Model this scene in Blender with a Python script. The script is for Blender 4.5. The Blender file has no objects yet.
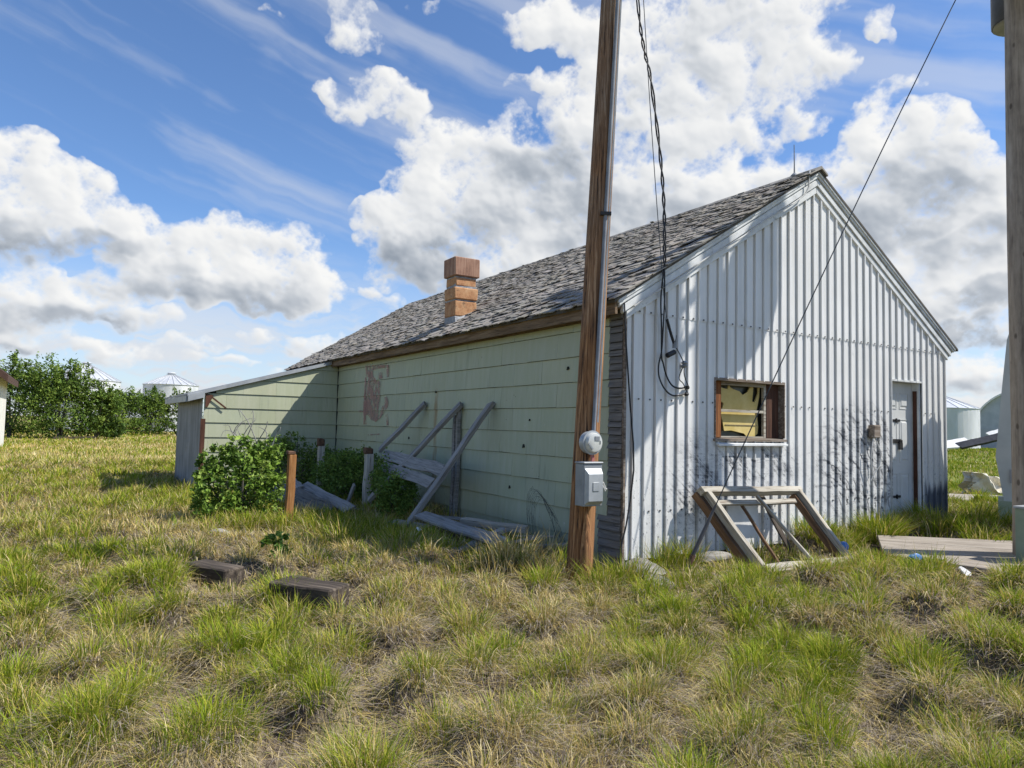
import bpy, math, random
import numpy as np
from mathutils import Vector, Matrix
random.seed(11)
rng = np.random.default_rng(11)
sc = bpy.context.scene
col = sc.collection
R = math.radians

# ------------------------------------------------------------------ camera
cam_loc = Vector((-4.663, -5.403, 1.45))
cam_r = Vector((0.84836346, -0.52896797, 0.02173309))
cam_u = Vector((-0.04968848, -0.03868654, 0.99801523))
cam_f = Vector((0.52707731, 0.84775954, 0.05910386))
cd = bpy.data.cameras.new('camera')
cam = bpy.data.objects.new('camera', cd)
col.objects.link(cam)
M = Matrix.Identity(4)
for i in range(3):
    M[i][0] = cam_r[i]; M[i][1] = cam_u[i]; M[i][2] = -cam_f[i]; M[i][3] = cam_loc[i]
cam.matrix_world = M
cd.sensor_width = 36
cd.lens = 708.596 / 1024 * 36
cd.clip_start = .05
cd.clip_end = 9000
sc.camera = cam

# ------------------------------------------------------------------ node helpers
class X:
    """a socket with arithmetic"""
    def __init__(s, nt, sock): s.nt = nt; s.k = sock
    def op(s, o, b=None, c=None, clamp=False):
        n = s.nt.nodes.new('ShaderNodeMath'); n.operation = o; n.use_clamp = clamp
        for i, v in enumerate((s, b, c)):
            if v is None: continue
            if isinstance(v, X): s.nt.links.new(v.k, n.inputs[i])
            else: n.inputs[i].default_value = v
        return X(s.nt, n.outputs[0])
    def __add__(s, b): return s.op('ADD', b)
    __radd__ = __add__
    def __sub__(s, b): return s.op('SUBTRACT', b)
    def __rsub__(s, b): return (s * -1) + b
    def __mul__(s, b): return s.op('MULTIPLY', b)
    __rmul__ = __mul__
    def __truediv__(s, b): return s.op('DIVIDE', b)
    def clamp(s): return s.op('ADD', 0.0, clamp=True)
    def max(s, b): return s.op('MAXIMUM', b)
    def min(s, b): return s.op('MINIMUM', b)
    def abs(s): return s.op('ABSOLUTE')
    def step(s, a, b):
        n = s.nt.nodes.new('ShaderNodeMapRange'); n.interpolation_type = 'SMOOTHSTEP'
        s.nt.links.new(s.k, n.inputs[0]); n.inputs[1].default_value = a; n.inputs[2].default_value = b
        return X(s.nt, n.outputs[0])

def comb(nt, x, y, z):
    n = nt.nodes.new('ShaderNodeCombineXYZ')
    for i, v in enumerate((x, y, z)):
        if isinstance(v, X): nt.links.new(v.k, n.inputs[i])
        else: n.inputs[i].default_value = v
    return X(nt, n.outputs[0])

def sep(v):
    n = v.nt.nodes.new('ShaderNodeSeparateXYZ'); v.nt.links.new(v.k, n.inputs[0])
    return [X(v.nt, o) for o in n.outputs]

def vm(v, o, b, out=0):
    n = v.nt.nodes.new('ShaderNodeVectorMath'); n.operation = o
    v.nt.links.new(v.k, n.inputs[0])
    if isinstance(b, X): v.nt.links.new(b.k, n.inputs[1])
    elif o == 'SCALE':
        n.inputs['Scale'].default_value = b
    elif b is not None: n.inputs[1].default_value = b
    return X(v.nt, n.outputs[out])

def noise(v, scale, detail=4, rough=.55, dist=0, out=0):
    n = v.nt.nodes.new('ShaderNodeTexNoise')
    v.nt.links.new(v.k, n.inputs['Vector'])
    n.inputs['Scale'].default_value = scale; n.inputs['Detail'].default_value = detail
    n.inputs['Roughness'].default_value = rough; n.inputs['Distortion'].default_value = dist
    return X(v.nt, n.outputs[out])

def voro(v, scale, out='Distance', feature='F1', rnd=1.0):
    n = v.nt.nodes.new('ShaderNodeTexVoronoi'); n.feature = feature
    v.nt.links.new(v.k, n.inputs['Vector']); n.inputs['Scale'].default_value = scale
    n.inputs['Randomness'].default_value = rnd
    return X(v.nt, n.outputs[out])

def mixc(nt, f, a, b, blend='MIX'):
    n = nt.nodes.new('ShaderNodeMix'); n.data_type = 'RGBA'; n.blend_type = blend
    for i, v in ((0, f), (6, a), (7, b)):
        if isinstance(v, X): nt.links.new(v.k, n.inputs[i])
        elif i == 0: n.inputs[0].default_value = v
        else: n.inputs[i].default_value = (*v, 1)
    return X(nt, n.outputs[2])

def ramp(v, stops):
    n = v.nt.nodes.new('ShaderNodeValToRGB'); v.nt.links.new(v.k, n.inputs[0])
    e = n.color_ramp.elements
    while len(e) < len(stops): e.new(.5)
    for k, (p, c) in enumerate(stops):
        e[k].position = p; e[k].color = (*c, 1)
    return X(v.nt, n.outputs[0])

def coord(nt, kind='Object'):
    n = nt.nodes.new('ShaderNodeTexCoord'); return X(nt, n.outputs[kind])

def objrand(nt):
    n = nt.nodes.new('ShaderNodeObjectInfo'); return X(nt, n.outputs['Random'])

def mat(name, fn, rough=.8, metal=0, spec=.3):
    """fn(nt, p) -> colour X or dict(color, bump, strength, rough, alpha, trans)"""
    m = bpy.data.materials.new(name); m.use_nodes = True
    nt = m.node_tree; b = nt.nodes['Principled BSDF']
    b.inputs['Roughness'].default_value = rough; b.inputs['Metallic'].default_value = metal
    b.inputs['Specular IOR Level'].default_value = spec
    r = fn(nt)
    if not isinstance(r, dict): r = dict(color=r)
    c = r['color']
    if isinstance(c, X): nt.links.new(c.k, b.inputs['Base Color'])
    else: b.inputs['Base Color'].default_value = (*c, 1)
    if 'rough' in r: nt.links.new(r['rough'].k, b.inputs['Roughness'])
    if 'metal' in r: nt.links.new(r['metal'].k, b.inputs['Metallic'])
    if 'alpha' in r: nt.links.new(r['alpha'].k, b.inputs['Alpha'])
    if 'bump' in r:
        bp = nt.nodes.new('ShaderNodeBump'); bp.inputs['Strength'].default_value = r.get('strength', .4)
        bp.inputs['Distance'].default_value = r.get('dist', .01)
        nt.links.new(r['bump'].k, bp.inputs['Height']); nt.links.new(bp.outputs[0], b.inputs['Normal'])
    if 'trans' in r:
        t = nt.nodes.new('ShaderNodeBsdfTranslucent')
        if isinstance(c, X): nt.links.new(c.k, t.inputs['Color'])
        mx = nt.nodes.new('ShaderNodeMixShader'); mx.inputs[0].default_value = r['trans']
        nt.links.new(b.outputs[0], mx.inputs[1]); nt.links.new(t.outputs[0], mx.inputs[2])
        nt.links.new(mx.outputs[0], nt.nodes['Material Output'].inputs[0])
    return m

# ------------------------------------------------------------------ world and sun
SUN = Vector((1.0, -0.68, 1.44)).normalized()      # direction towards the sun
el = math.asin(SUN.z)
YAW0 = 0.5562442
# cumulus heaps round the northern horizon: azimuth, elevation, half widths (radians), weight
HEAPS = [(-0.629, 0.266, 0.066, 0.052, 1), (-0.564, 0.256, 0.063, 0.034, 1), (-0.636, 0.218, 0.088, 0.042, 1), (-0.526, 0.237, 0.056, 0.033, 0.9), (-0.482, 0.243, 0.025, 0.017, 0.6), (-0.486, 0.199, 0.056, 0.027, 0.9), (-0.416, 0.207, 0.074, 0.05, 1), (-0.346, 0.209, 0.078, 0.06, 1), (-0.296, 0.183, 0.052, 0.034, 1), (-0.438, 0.162, 0.111, 0.023, 1), (-0.53, 0.215, 0.027, 0.017, 0.4), (-0.604, 0.152, 0.046, 0.034, 1), (-0.558, 0.139, 0.063, 0.028, 1), (-0.611, 0.116, 0.067, 0.025, 1), (-0.499, 0.123, 0.066, 0.015, 0.8), (-0.261, 0.432, 0.035, 0.013, 0.75), (-0.211, 0.428, 0.033, 0.024, 0.6), (-0.167, 0.437, 0.037, 0.024, 1), (-0.222, 0.417, 0.041, 0.014, 0.7), (-0.152, 0.406, 0.028, 0.015, 0.6), (-0.096, 0.375, 0.068, 0.035, 1), (-0.154, 0.384, 0.02, 0.023, 0.4), (-0.24, 0.515, 0.025, 0.029, 0.5), (-0.219, 0.491, 0.014, 0.02, 0.4), (-0.343, 0.501, 0.018, 0.006, 0.5), (-0.134, 0.546, 0.023, 0.009, 0.45), (-0.171, 0.273, 0.069, 0.042, 1), (-0.108, 0.303, 0.082, 0.063, 1), (-0.023, 0.332, 0.089, 0.068, 1), (-0.134, 0.228, 0.084, 0.041, 1), (-0.049, 0.224, 0.113, 0.052, 1), (0.063, 0.294, 0.128, 0.1, 1), (-0.011, 0.403, 0.038, 0.025, 0.5), (0.067, 0.462, 0.086, 0.021, 0.85), (0.104, 0.416, 0.078, 0.049, 1), (0.051, 0.532, 0.073, 0.025, 0.95), (0.117, 0.516, 0.072, 0.034, 1), (0.202, 0.483, 0.111, 0.08, 1), (0.297, 0.492, 0.119, 0.078, 1), (0.388, 0.518, 0.063, 0.03, 0.8), (0.244, 0.397, 0.122, 0.073, 1), (0.177, 0.273, 0.124, 0.093, 1), (0.375, 0.454, 0.063, 0.029, 0.8), (0.343, 0.418, 0.036, 0.023, 0.5), (0.388, 0.398, 0.037, 0.021, 0.7), (0.35, 0.352, 0.028, 0.019, 0.4), (0.285, 0.32, 0.079, 0.038, 0.8), (-0.208, 0.183, 0.027, 0.015, 0.8), (-0.181, 0.17, 0.03, 0.011, 0.5), (-0.351, 0.117, 0.025, 0.011, 0.7), (-0.27, 0.111, 0.039, 0.016, 0.7), (-0.601, 0.097, 0.043, 0.019, 0.7), (-0.629, 0.097, 0.037, 0.03, 0.7), (0.482, 0.348, 0.041, 0.052, 1), (0.532, 0.351, 0.045, 0.036, 1), (0.563, 0.318, 0.041, 0.05, 1), (0.498, 0.281, 0.083, 0.059, 1), (0.568, 0.261, 0.056, 0.057, 1), (0.424, 0.32, 0.072, 0.026, 0.9), (0.375, 0.331, 0.062, 0.022, 0.8), (0.488, 0.403, 0.029, 0.02, 0.7), (0.511, 0.408, 0.018, 0.015, 0.4), (0.471, 0.395, 0.021, 0.018, 0.5), (0.616, 0.226, 0.048, 0.067, 1), (0.48, 0.483, 0.016, 0.01, 0.6), (0.587, 0.181, 0.059, 0.021, 0.7), (0.596, 0.124, 0.049, 0.019, 0.6), (0.565, 0.09, 0.051, 0.012, 0.5), (0.606, 0.17, 0.068, 0.046, 0.95), (0.556, 0.141, 0.062, 0.026, 0.8), (0.595, 0.066, 0.068, 0.019, 0.8), (0.536, 0.218, 0.074, 0.036, 0.9), (0.589, 0.031, 0.059, 0.012, 0.6), (-0.279, 0.067, 0.065, 0.011, 0.5), (-0.398, 0.075, 0.048, 0.01, 0.5), (-0.518, 0.08, 0.064, 0.015, 0.6), (-0.429, 0.095, 0.047, 0.009, 0.5)]
# their grey, thick lower bodies
SHADE = [(-0.606, 0.203, 0.077, 0.018, 0.8), (-0.536, 0.216, 0.063, 0.012, 0.6), (-0.426, 0.165, 0.118, 0.019, 0.9), (-0.36, 0.172, 0.087, 0.016, 0.5), (-0.451, 0.188, 0.035, 0.019, 0.5), (-0.572, 0.116, 0.09, 0.019, 0.9), (0.063, 0.327, 0.114, 0.065, 0.8), (0.149, 0.267, 0.125, 0.06, 0.8), (-0.12, 0.226, 0.077, 0.035, 0.9), (-0.034, 0.197, 0.113, 0.03, 0.8), (-0.051, 0.279, 0.071, 0.04, 0.5), (0.257, 0.444, 0.081, 0.059, 0.35), (0.311, 0.507, 0.079, 0.044, 0.3), (0.521, 0.29, 0.065, 0.047, 0.8), (0.482, 0.259, 0.068, 0.03, 0.9), (0.567, 0.226, 0.061, 0.029, 0.7), (0.595, 0.118, 0.049, 0.009, 0.8), (0.583, 0.27, 0.03, 0.028, 0.3), (0.586, 0.172, 0.04, 0.009, 0.6), (-0.614, 0.081, 0.038, 0.007, 0.5), (0.606, 0.158, 0.058, 0.018, 0.7), (0.556, 0.129, 0.051, 0.012, 0.7), (0.595, 0.059, 0.058, 0.009, 0.6)]

_lat = {}
def vnoise(px, py, seed):
    """smooth value noise on a 2d lattice"""
    if seed not in _lat: _lat[seed] = np.random.default_rng(seed).random((256, 256)).astype(np.float32)
    g = _lat[seed]
    ix = np.floor(px).astype(np.int32); iy = np.floor(py).astype(np.int32)
    fx = px - ix; fy = py - iy
    fx = fx * fx * fx * (fx * (fx * 6 - 15) + 10); fy = fy * fy * fy * (fy * (fy * 6 - 15) + 10)
    x0 = ix & 255; x1 = (ix + 1) & 255; y0 = iy & 255; y1 = (iy + 1) & 255
    return (g[y0, x0] * (1 - fx) + g[y0, x1] * fx) * (1 - fy) + (g[y1, x0] * (1 - fx) + g[y1, x1] * fx) * fy

def fbm(px, py, octs, seed, gain=.5, billow=False):
    s = np.zeros_like(px); a = 1.0; t = 0; c, sn = math.cos(.6), math.sin(.6)
    for k in range(octs):
        n = vnoise(px, py, seed + k)
        if billow: n = 1 - np.abs(2 * n - 1)
        s += a * n; t += a; a *= gain
        px, py = (px * c - py * sn) * 2.03 + 17.3, (px * sn + py * c) * 2.03 + 5.1
    return s / t

def sstep(v, a, b):
    t = np.clip((v - a) / (b - a), 0, 1); return t * t * (3 - 2 * t)

def cloud_map(W=1536, H=768, A=.78, E0=-.02, E1=.66):
    az, e = np.meshgrid(np.linspace(-A, A, W, dtype=np.float32), np.linspace(E0, E1, H, dtype=np.float32))
    wx = fbm(az * 20, e * 20, 4, 100) - .5; wy = fbm(az * 20, e * 20, 4, 200) - .5
    ax = az + wx * .06; ey = e + wy * .05
    T = np.zeros_like(az)
    for a, b, ra, rb, wt in HEAPS:
        k = 1.2 if a > .3 else 1.1
        q = ((ax - a) / (ra * k)) ** 2 + ((ey - b) / (rb * k)) ** 2
        h = wt * np.sqrt(np.clip(1 - q, 0, 1))
        T = np.log(np.exp(T * 5) + np.exp(h * 5) - 1) / 5         # soft union
    bil = fbm(az * 24 + wx, e * 28 + wy, 5, 300, .5, True)
    fine = fbm(az * 40, e * 46, 6, 400, .62)
    mid = fbm(az * 13, e * 16, 4, 500, .5)
    D = T + (bil - .62) * .6 * sstep(T, .02, .35) + (fine - .5) * 1.5 * sstep(T, .0, .2)
    cover = sstep(D, .06, .92)
    cover = cover * (1 - .25 * sstep(fine, .55, .75) * (1 - sstep(D, .4, 1.0)))
    k = np.array([1, 4, 6, 4, 1], np.float32) / 16
    def blur(a, n):
        for _ in range(n):
            a = sum(k[i] * np.roll(a, i - 2, 0) for i in range(5)); a = sum(k[i] * np.roll(a, i - 2, 1) for i in range(5))
        return a
    def half(a): return a.reshape(a.shape[0] // 4, 4, a.shape[1] // 4, 4).mean((1, 3))
    def relief(P, dx, dy, s):
        gy, gx = np.gradient(P); gx = gx / dx * s; gy = gy / dy * s
        return (-gx * .62 - gy * .74) / np.sqrt(1 + gx * gx + gy * gy)
    dx = 2 * A / W; dy = (E1 - E0) / H
    small = relief(blur(D, 5), dx, dy, .022)
    lg = relief(blur(half(np.minimum(D, 1.3)), 5), dx * 4, dy * 4, .05)
    lg = np.kron(lg, np.ones((4, 4), np.float32)); lg = blur(lg, 3)
    grey = np.zeros_like(az)
    for a, b, ra, rb, wt in SHADE:
        q = np.sqrt(((ax - a) / (ra * 1.5)) ** 2 + ((ey - b) / (rb * 1.6)) ** 2)
        grey = np.maximum(grey, wt * sstep(1 - q, 0, .7))
    thick = sstep(D, .35, 1.1)
    lum = .90 - .08 * thick + .22 * lg + .12 * small - .64 * grey * (.8 + .8 * (mid - .5) + .3 * (fine - .5)) - .10 * sstep(mid, .45, .7) * thick
    # thin cirrus streaks and the milky, layered band over the horizon
    ci = fbm(az * 3.2 + e * 3 + wx * .3, e * 24 + az * 7 + wy * .3, 5, 600, .52)
    veil = sstep(ci, .38, .8) * .42 * sstep(e, .12, .3)
    st = fbm(az * 9 + wx, e * 60 + wy * 2, 5, 700, .55)
    veil = np.maximum(veil, sstep(az, .3, .55) * sstep(.36 - e, 0, .2) * (.35 + .45 * sstep(st, .35, .65)))
    veil = np.maximum(veil, sstep(.27 - e, 0, .22) * (.5 + .5 * sstep(st, .35, .65)))
    return cover, np.clip(lum, 0, 1), veil, (A, E0, E1, W, H)

cover, lum, veil_, (A_, E0_, E1_, W_, H_) = cloud_map()
img = bpy.data.images.new('cloud_field', W_, H_, alpha=False, float_buffer=False)
img.colorspace_settings.name = 'Non-Color'
px = np.ones((H_, W_, 4), np.float32); px[..., 0] = cover; px[..., 1] = lum; px[..., 2] = veil_
img.pixels.foreach_set(px.ravel()); img.update()
img.pack()

w = bpy.data.worlds.new('World'); sc.world = w; w.use_nodes = True
nt = w.node_tree
for n in list(nt.nodes): nt.nodes.remove(n)
out = nt.nodes.new('ShaderNodeOutputWorld'); bg = nt.nodes.new('ShaderNodeBackground')
bg.inputs[1].default_value = .076
nt.links.new(bg.outputs[0], out.inputs[0])
sk = nt.nodes.new('ShaderNodeTexSky'); sk.sky_type = 'NISHITA'; sk.sun_disc = False
sk.sun_elevation = el; sk.sun_rotation = math.atan2(SUN.x, SUN.y)
sk.altitude = 700; sk.air_density = 1.0; sk.dust_density = .6; sk.ozone_density = 2.2
dirv = vm(coord(nt, 'Generated'), 'NORMALIZE', None)
x, y, z = sep(dirv)
az = (x.op('ARCTAN2', y) - YAW0)
e = z.op('ARCSINE')
uvx = az * (.5 / A_) + .5
uvy = (e - E0_) * (1 / (E1_ - E0_))
ti = nt.nodes.new('ShaderNodeTexImage'); ti.image = img; ti.extension = 'EXTEND'; ti.interpolation = 'Linear'
nt.links.new(comb(nt, uvx, uvy, 0).k, ti.inputs[0])
sc_ = nt.nodes.new('ShaderNodeSeparateColor'); nt.links.new(ti.outputs[0], sc_.inputs[0])
inside = az.abs().step(A_, A_ - .08) * e.step(E1_, E1_ - .05)
n1 = noise(dirv, 2.3, 5, .58)
cov = X(nt, sc_.outputs[0]) * inside + n1.step(.56, .66) * (1.0 - inside)
lu = X(nt, sc_.outputs[1]) * inside + (n1 * -2.2 + 2.0).clamp() * (1.0 - inside)
ccol = ramp(lu, [(.0, (3.0, 3.45, 4.1)), (.35, (5.0, 5.4, 5.95)), (.65, (7.5, 7.7, 7.95)), (1, (9.3, 9.3, 9.2))])
sky_tint = mixc(nt, 1.0, X(nt, sk.outputs[0]), (1.16, 1.42, 1.72), 'MULTIPLY')
veil = X(nt, sc_.outputs[2]) * inside + (z.step(.22, .0) * .8) * (1.0 - inside)
base = mixc(nt, veil, sky_tint, (7.2, 7.5, 8.0))
nt.links.new(mixc(nt, cov, base, ccol).k, bg.inputs[0])
w.cycles.sampling_method = 'MANUAL'; w.cycles.sample_map_resolution = 512

sd = bpy.data.lights.new('sun', 'SUN'); sd.energy = 5.0; sd.angle = R(.53); sd.color = (1, .95, .87)
so = bpy.data.objects.new('sun', sd); col.objects.link(so)
so.rotation_euler = (-SUN).to_track_quat('-Z', 'Y').to_euler()
so.location = (20, -10, 30)

vs = sc.view_settings
sc.display_settings.display_device = 'sRGB'
vs.view_transform = 'Standard'; vs.look = 'None'; vs.exposure = .42; vs.gamma = 1; vs.use_curve_mapping = False

sc.cycles.max_bounces = 5; sc.cycles.diffuse_bounces = 3; sc.cycles.glossy_bounces = 2; sc.cycles.transmission_bounces = 3
sc.cycles.caustics_reflective = False; sc.cycles.caustics_refractive = False

# ------------------------------------------------------------------ mesh helpers
class MB:
    def __init__(s): s.v = []; s.f = []; s.m = []; s.c = []
    def add(s, vs, fs, m=0):
        n = len(s.v); s.v += [tuple(v) for v in vs]
        for f in fs: s.f.append(tuple(n + i for i in f)); s.m.append(m)
        return s
    def hexa(s, b, t, m=0):
        """b, t: four points each, in the same winding (counter clockwise seen from t)"""
        return s.add(list(b) + list(t), [(3, 2, 1, 0), (4, 5, 6, 7), (0, 1, 5, 4), (1, 2, 6, 5), (2, 3, 7, 6), (3, 0, 4, 7)], m)
    def box(s, a, b, m=0):
        x0, y0, z0 = a; x1, y1, z1 = b
        return s.hexa([(x0, y0, z0), (x1, y0, z0), (x1, y1, z0), (x0, y1, z0)], [(x0, y0, z1), (x1, y0, z1), (x1, y1, z1), (x0, y1, z1)], m)
    def bar(s, p0, p1, w_, t_, nrm=(0, 0, 1), m=0, taper=1.0):
        """rectangular bar from p0 to p1; w_ across, t_ along nrm"""
        p0 = Vector(p0); p1 = Vector(p1); d = (p1 - p0).normalized(); n = Vector(nrm)
        n = (n - d * n.dot(d)).normalized(); a = d.cross(n)
        def sq(p, k): return [p - a * w_ / 2 * k - n * t_ / 2 * k, p + a * w_ / 2 * k - n * t_ / 2 * k, p + a * w_ / 2 * k + n * t_ / 2 * k, p - a * w_ / 2 * k + n * t_ / 2 * k]
        return s.hexa(sq(p0, 1), sq(p1, taper), m)
    def tube(s, pts, r, n=8, m=0, caps=True):
        pts = [Vector(p) for p in pts]; rs = r if isinstance(r, (list, tuple)) else [r] * len(pts)
        o = len(s.v); pa = None
        for i, p in enumerate(pts):
            d = (pts[min(i + 1, len(pts) - 1)] - pts[max(i - 1, 0)]).normalized()
            if pa is None:
                a = d.orthogonal().normalized()
            else:
                a = (pa - d * pa.dot(d)); a = a.normalized() if a.length > 1e-6 else d.orthogonal().normalized()
            pa = a; b = d.cross(a)
            for k in range(n):
                t = 2 * math.pi * k / n
                s.v.append(tuple(p + (a * math.cos(t) + b * math.sin(t)) * rs[i]))
        for i in range(len(pts) - 1):
            for k in range(n):
                k2 = (k + 1) % n
                s.f.append((o + i * n + k, o + i * n + k2, o + (i + 1) * n + k2, o + (i + 1) * n + k)); s.m.append(m)
        if caps:
            s.f.append(tuple(o + k for k in range(n))[::-1]); s.m.append(m)
            e_ = o + (len(pts) - 1) * n
            s.f.append(tuple(e_ + k for k in range(n))); s.m.append(m)
        return s
    def lathe(s, c, prof, n=24, m=0, axis='z'):
        """prof: (radius, height) pairs about the vertical axis through c"""
        o = len(s.v); c = Vector(c)
        for r, h in prof:
            for k in range(n):
                t = 2 * math.pi * k / n; p = Vector((r * math.cos(t), r * math.sin(t), h))
                s.v.append(tuple(c + p))
        for i in range(len(prof) - 1):
            for k in range(n):
                k2 = (k + 1) % n
                s.f.append((o + i * n + k, o + i * n + k2, o + (i + 1) * n + k2, o + (i + 1) * n + k)); s.m.append(m)
        s.f.append(tuple(o + k for k in range(n))[::-1]); s.m.append(m)
        e_ = o + (len(prof) - 1) * n
        s.f.append(tuple(e_ + k for k in range(n))); s.m.append(m)
        return s
    def build(s, name, mats, parent=None, bevel=0, smooth=False, mw=None):
        me = bpy.data.meshes.new(name); me.from_pydata(s.v, [], s.f)
        if not isinstance(mats, (list, tuple)): mats = [mats]
        for m in mats: me.materials.append(m)
        if len(mats) > 1: me.polygons.foreach_set('material_index', s.m)
        if smooth: me.polygons.foreach_set('use_smooth', [True] * len(s.f))
        me.validate(); me.update()
        o = bpy.data.objects.new(name, me); col.objects.link(o)
        if mw is not None: o.matrix_basis = mw
        if parent is not None: adopt(o, parent)
        if bevel:
            b = o.modifiers.new('bevel', 'BEVEL'); b.width = bevel; b.segments = 1; b.limit_method = 'ANGLE'
        if smooth: auto_smooth(me)
        return o

def auto_smooth(me, ang=40):
    try: me.set_sharp_from_angle(angle=R(ang))
    except Exception: pass

def worldmat(o):
    m = o.matrix_basis.copy()
    if o.parent: m = worldmat(o.parent) @ o.matrix_parent_inverse @ m
    return m
def adopt(o, parent):
    o.parent = parent; o.matrix_parent_inverse = worldmat(parent).inverted()

def tag(o, label=None, cat=None, group=None, kind=None):
    if label: o['label'] = label
    if cat: o['category'] = cat
    if group: o['group'] = group
    if kind: o['kind'] = kind
    return o
def thing(name, label, cat, loc=(0, 0, 0), group=None):
    o = bpy.data.objects.new(name, None); col.objects.link(o); o.location = loc
    o.empty_display_size = .2
    return tag(o, label, cat, group)

def np_mesh(name, V, F, mat_, colr=None, parent=None, tri=False, smooth=False):
    """V (n,3); F (m,k) or list of index arrays of constant size"""
    me = bpy.data.meshes.new(name)
    Fs = F if isinstance(F, list) else [F]
    me.vertices.add(len(V)); me.vertices.foreach_set('co', np.ascontiguousarray(V, np.float32).ravel())
    idx = np.concatenate([f.ravel() for f in Fs]).astype(np.int32)
    tot = np.concatenate([np.full(len(f), f.shape[1], np.int32) for f in Fs])
    st = np.concatenate([[0], np.cumsum(tot)[:-1]]).astype(np.int32)
    me.loops.add(len(idx)); me.loops.foreach_set('vertex_index', idx)
    me.polygons.add(len(tot)); me.polygons.foreach_set('loop_start', st)
    try: me.polygons.foreach_set('loop_total', tot)
    except Exception: pass
    me.polygons.foreach_set('use_smooth', np.full(len(tot), bool(smooth)))
    if colr is not None:
        a = me.color_attributes.new('tint', 'FLOAT_COLOR', 'POINT')
        a.data.foreach_set('color', np.concatenate([colr, np.ones((len(colr), 1))], 1).astype(np.float32).ravel())
    me.materials.append(mat_); me.update(calc_edges=True)
    o = bpy.data.objects.new(name, me); col.objects.link(o)
    if parent is not None: adopt(o, parent)
    return o

# ------------------------------------------------------------------ materials
def attr(nt, name='tint'):
    n = nt.nodes.new('ShaderNodeVertexColor'); n.layer_name = name; return X(nt, n.outputs[0])

def m_wood(name, dark, mid, light, along=(1, 0, 0), grain=1.0, rough=.85, stain=None):
    def fn(nt):
        c = coord(nt); r = objrand(nt)
        k = [1.2 if a else 26.0 for a in along]
        v = vm(vm(c, 'MULTIPLY', tuple(q * grain for q in k)), 'ADD', comb(nt, r * 31, r * 17, r * 53))
        n1 = noise(v, 1.0, 6, .62, .6)
        n2 = noise(v, 3.5, 4, .6)
        n3 = noise(c, 2.2, 3)
        f = (n1 * .6 + n2 * .25 + n3 * .15)
        cc = ramp(f, [(.34, dark), (.5, mid), (.66, light)])
        if stain: cc = mixc(nt, noise(c, 3.0, 5, .6).step(.52, .68), cc, stain)
        cc = mixc(nt, n2.step(.42, .30) * .75, cc, tuple(d * .25 for d in dark))
        return dict(color=cc, bump=f, strength=.5, dist=.008)
    return mat(name, fn, rough)

M_grey = m_wood('weathered_grey_wood', (.13, .125, .12), (.25, .243, .235), (.37, .36, .345))
M_dkgrey = m_wood('dark_rotten_grey_wood', (.05, .048, .046), (.12, .117, .112), (.22, .213, .205))
M_greyz = m_wood('weathered_grey_wood_upright', (.13, .125, .115), (.25, .24, .225), (.36, .35, .33), (0, 0, 1))
M_pale = m_wood('pale_bare_wood', (.22, .19, .15), (.38, .34, .28), (.5, .46, .39))
M_brownbd = m_wood('brown_weathered_board', (.07, .045, .028), (.17, .115, .07), (.30, .22, .15), (0, 1, 0))
M_redbd = m_wood('old_red_brown_board', (.035, .016, .011), (.085, .035, .022), (.15, .07, .045), (0, 0, 1))
M_frame = m_wood('flaking_cream_paint', (.12, .075, .045), (.36, .33, .27), (.52, .49, .42))
M_frameb = m_wood('bare_brown_frame_wood', (.05, .03, .018), (.15, .085, .045), (.27, .17, .10))
M_tie = m_wood('creosoted_tie_wood', (.015, .012, .01), (.06, .047, .036), (.19, .155, .12), grain=.9)
M_deck = m_wood('grey_deck_boards', (.12, .10, .08), (.27, .235, .195), (.40, .36, .31))
M_sill = m_wood('weathered_sill', (.06, .04, .028), (.2, .16, .125), (.36, .33, .3))
M_cornerwood = m_wood('old_lap_boards', (.07, .067, .062), (.16, .152, .142), (.27, .255, .235), (0, 1, 0))

def f_pole(nt):
    c = coord(nt)
    v = vm(c, 'MULTIPLY', (46, 46, .9))
    n1 = noise(v, 1.0, 6, .7, .4); n2 = noise(vm(c, 'MULTIPLY', (30, 30, .7)), 1.6, 5, .65)
    x, y, z = sep(c)
    warm = (z * -.42 + 2.3 + (noise(c, 1.5, 3) - .5) * 3).step(.0, 2.2)
    a = ramp(n1 * .7 + n2 * .3, [(.36, (.06, .036, .022)), (.5, (.2, .125, .075)), (.64, (.36, .28, .21))])
    b = ramp(n1 * .7 + n2 * .3, [(.36, (.045, .02, .01)), (.5, (.24, .112, .045)), (.65, (.52, .29, .13))])
    cc = mixc(nt, warm, a, b)
    cc = mixc(nt, n2.step(.42, .36) * .85, cc, (.02, .013, .01))
    return dict(color=cc, bump=n1 * .6 + n2 * .5, strength=.8, dist=.014)
M_pole = mat('brown_pole_wood', f_pole, .8)
def f_pole2(nt):
    c = coord(nt)
    n1 = noise(vm(c, 'MULTIPLY', (22, 22, 1.0)), 1.0, 6, .65, .4); n2 = noise(vm(c, 'MULTIPLY', (10, 10, 3)), 2.0, 5, .6)
    cc = ramp(n1 * .65 + n2 * .35, [(.32, (.13, .105, .085)), (.5, (.28, .235, .19)), (.68, (.42, .36, .30))])
    k = voro(vm(c, 'MULTIPLY', (3, 3, 1.6)), 2.2); cc = mixc(nt, k.step(.16, .07) * .7, cc, (.05, .035, .025))
    return dict(color=cc, bump=n1, strength=.6, dist=.01)
M_pole2 = mat('pale_pole_wood', f_pole2, .85)

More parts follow.
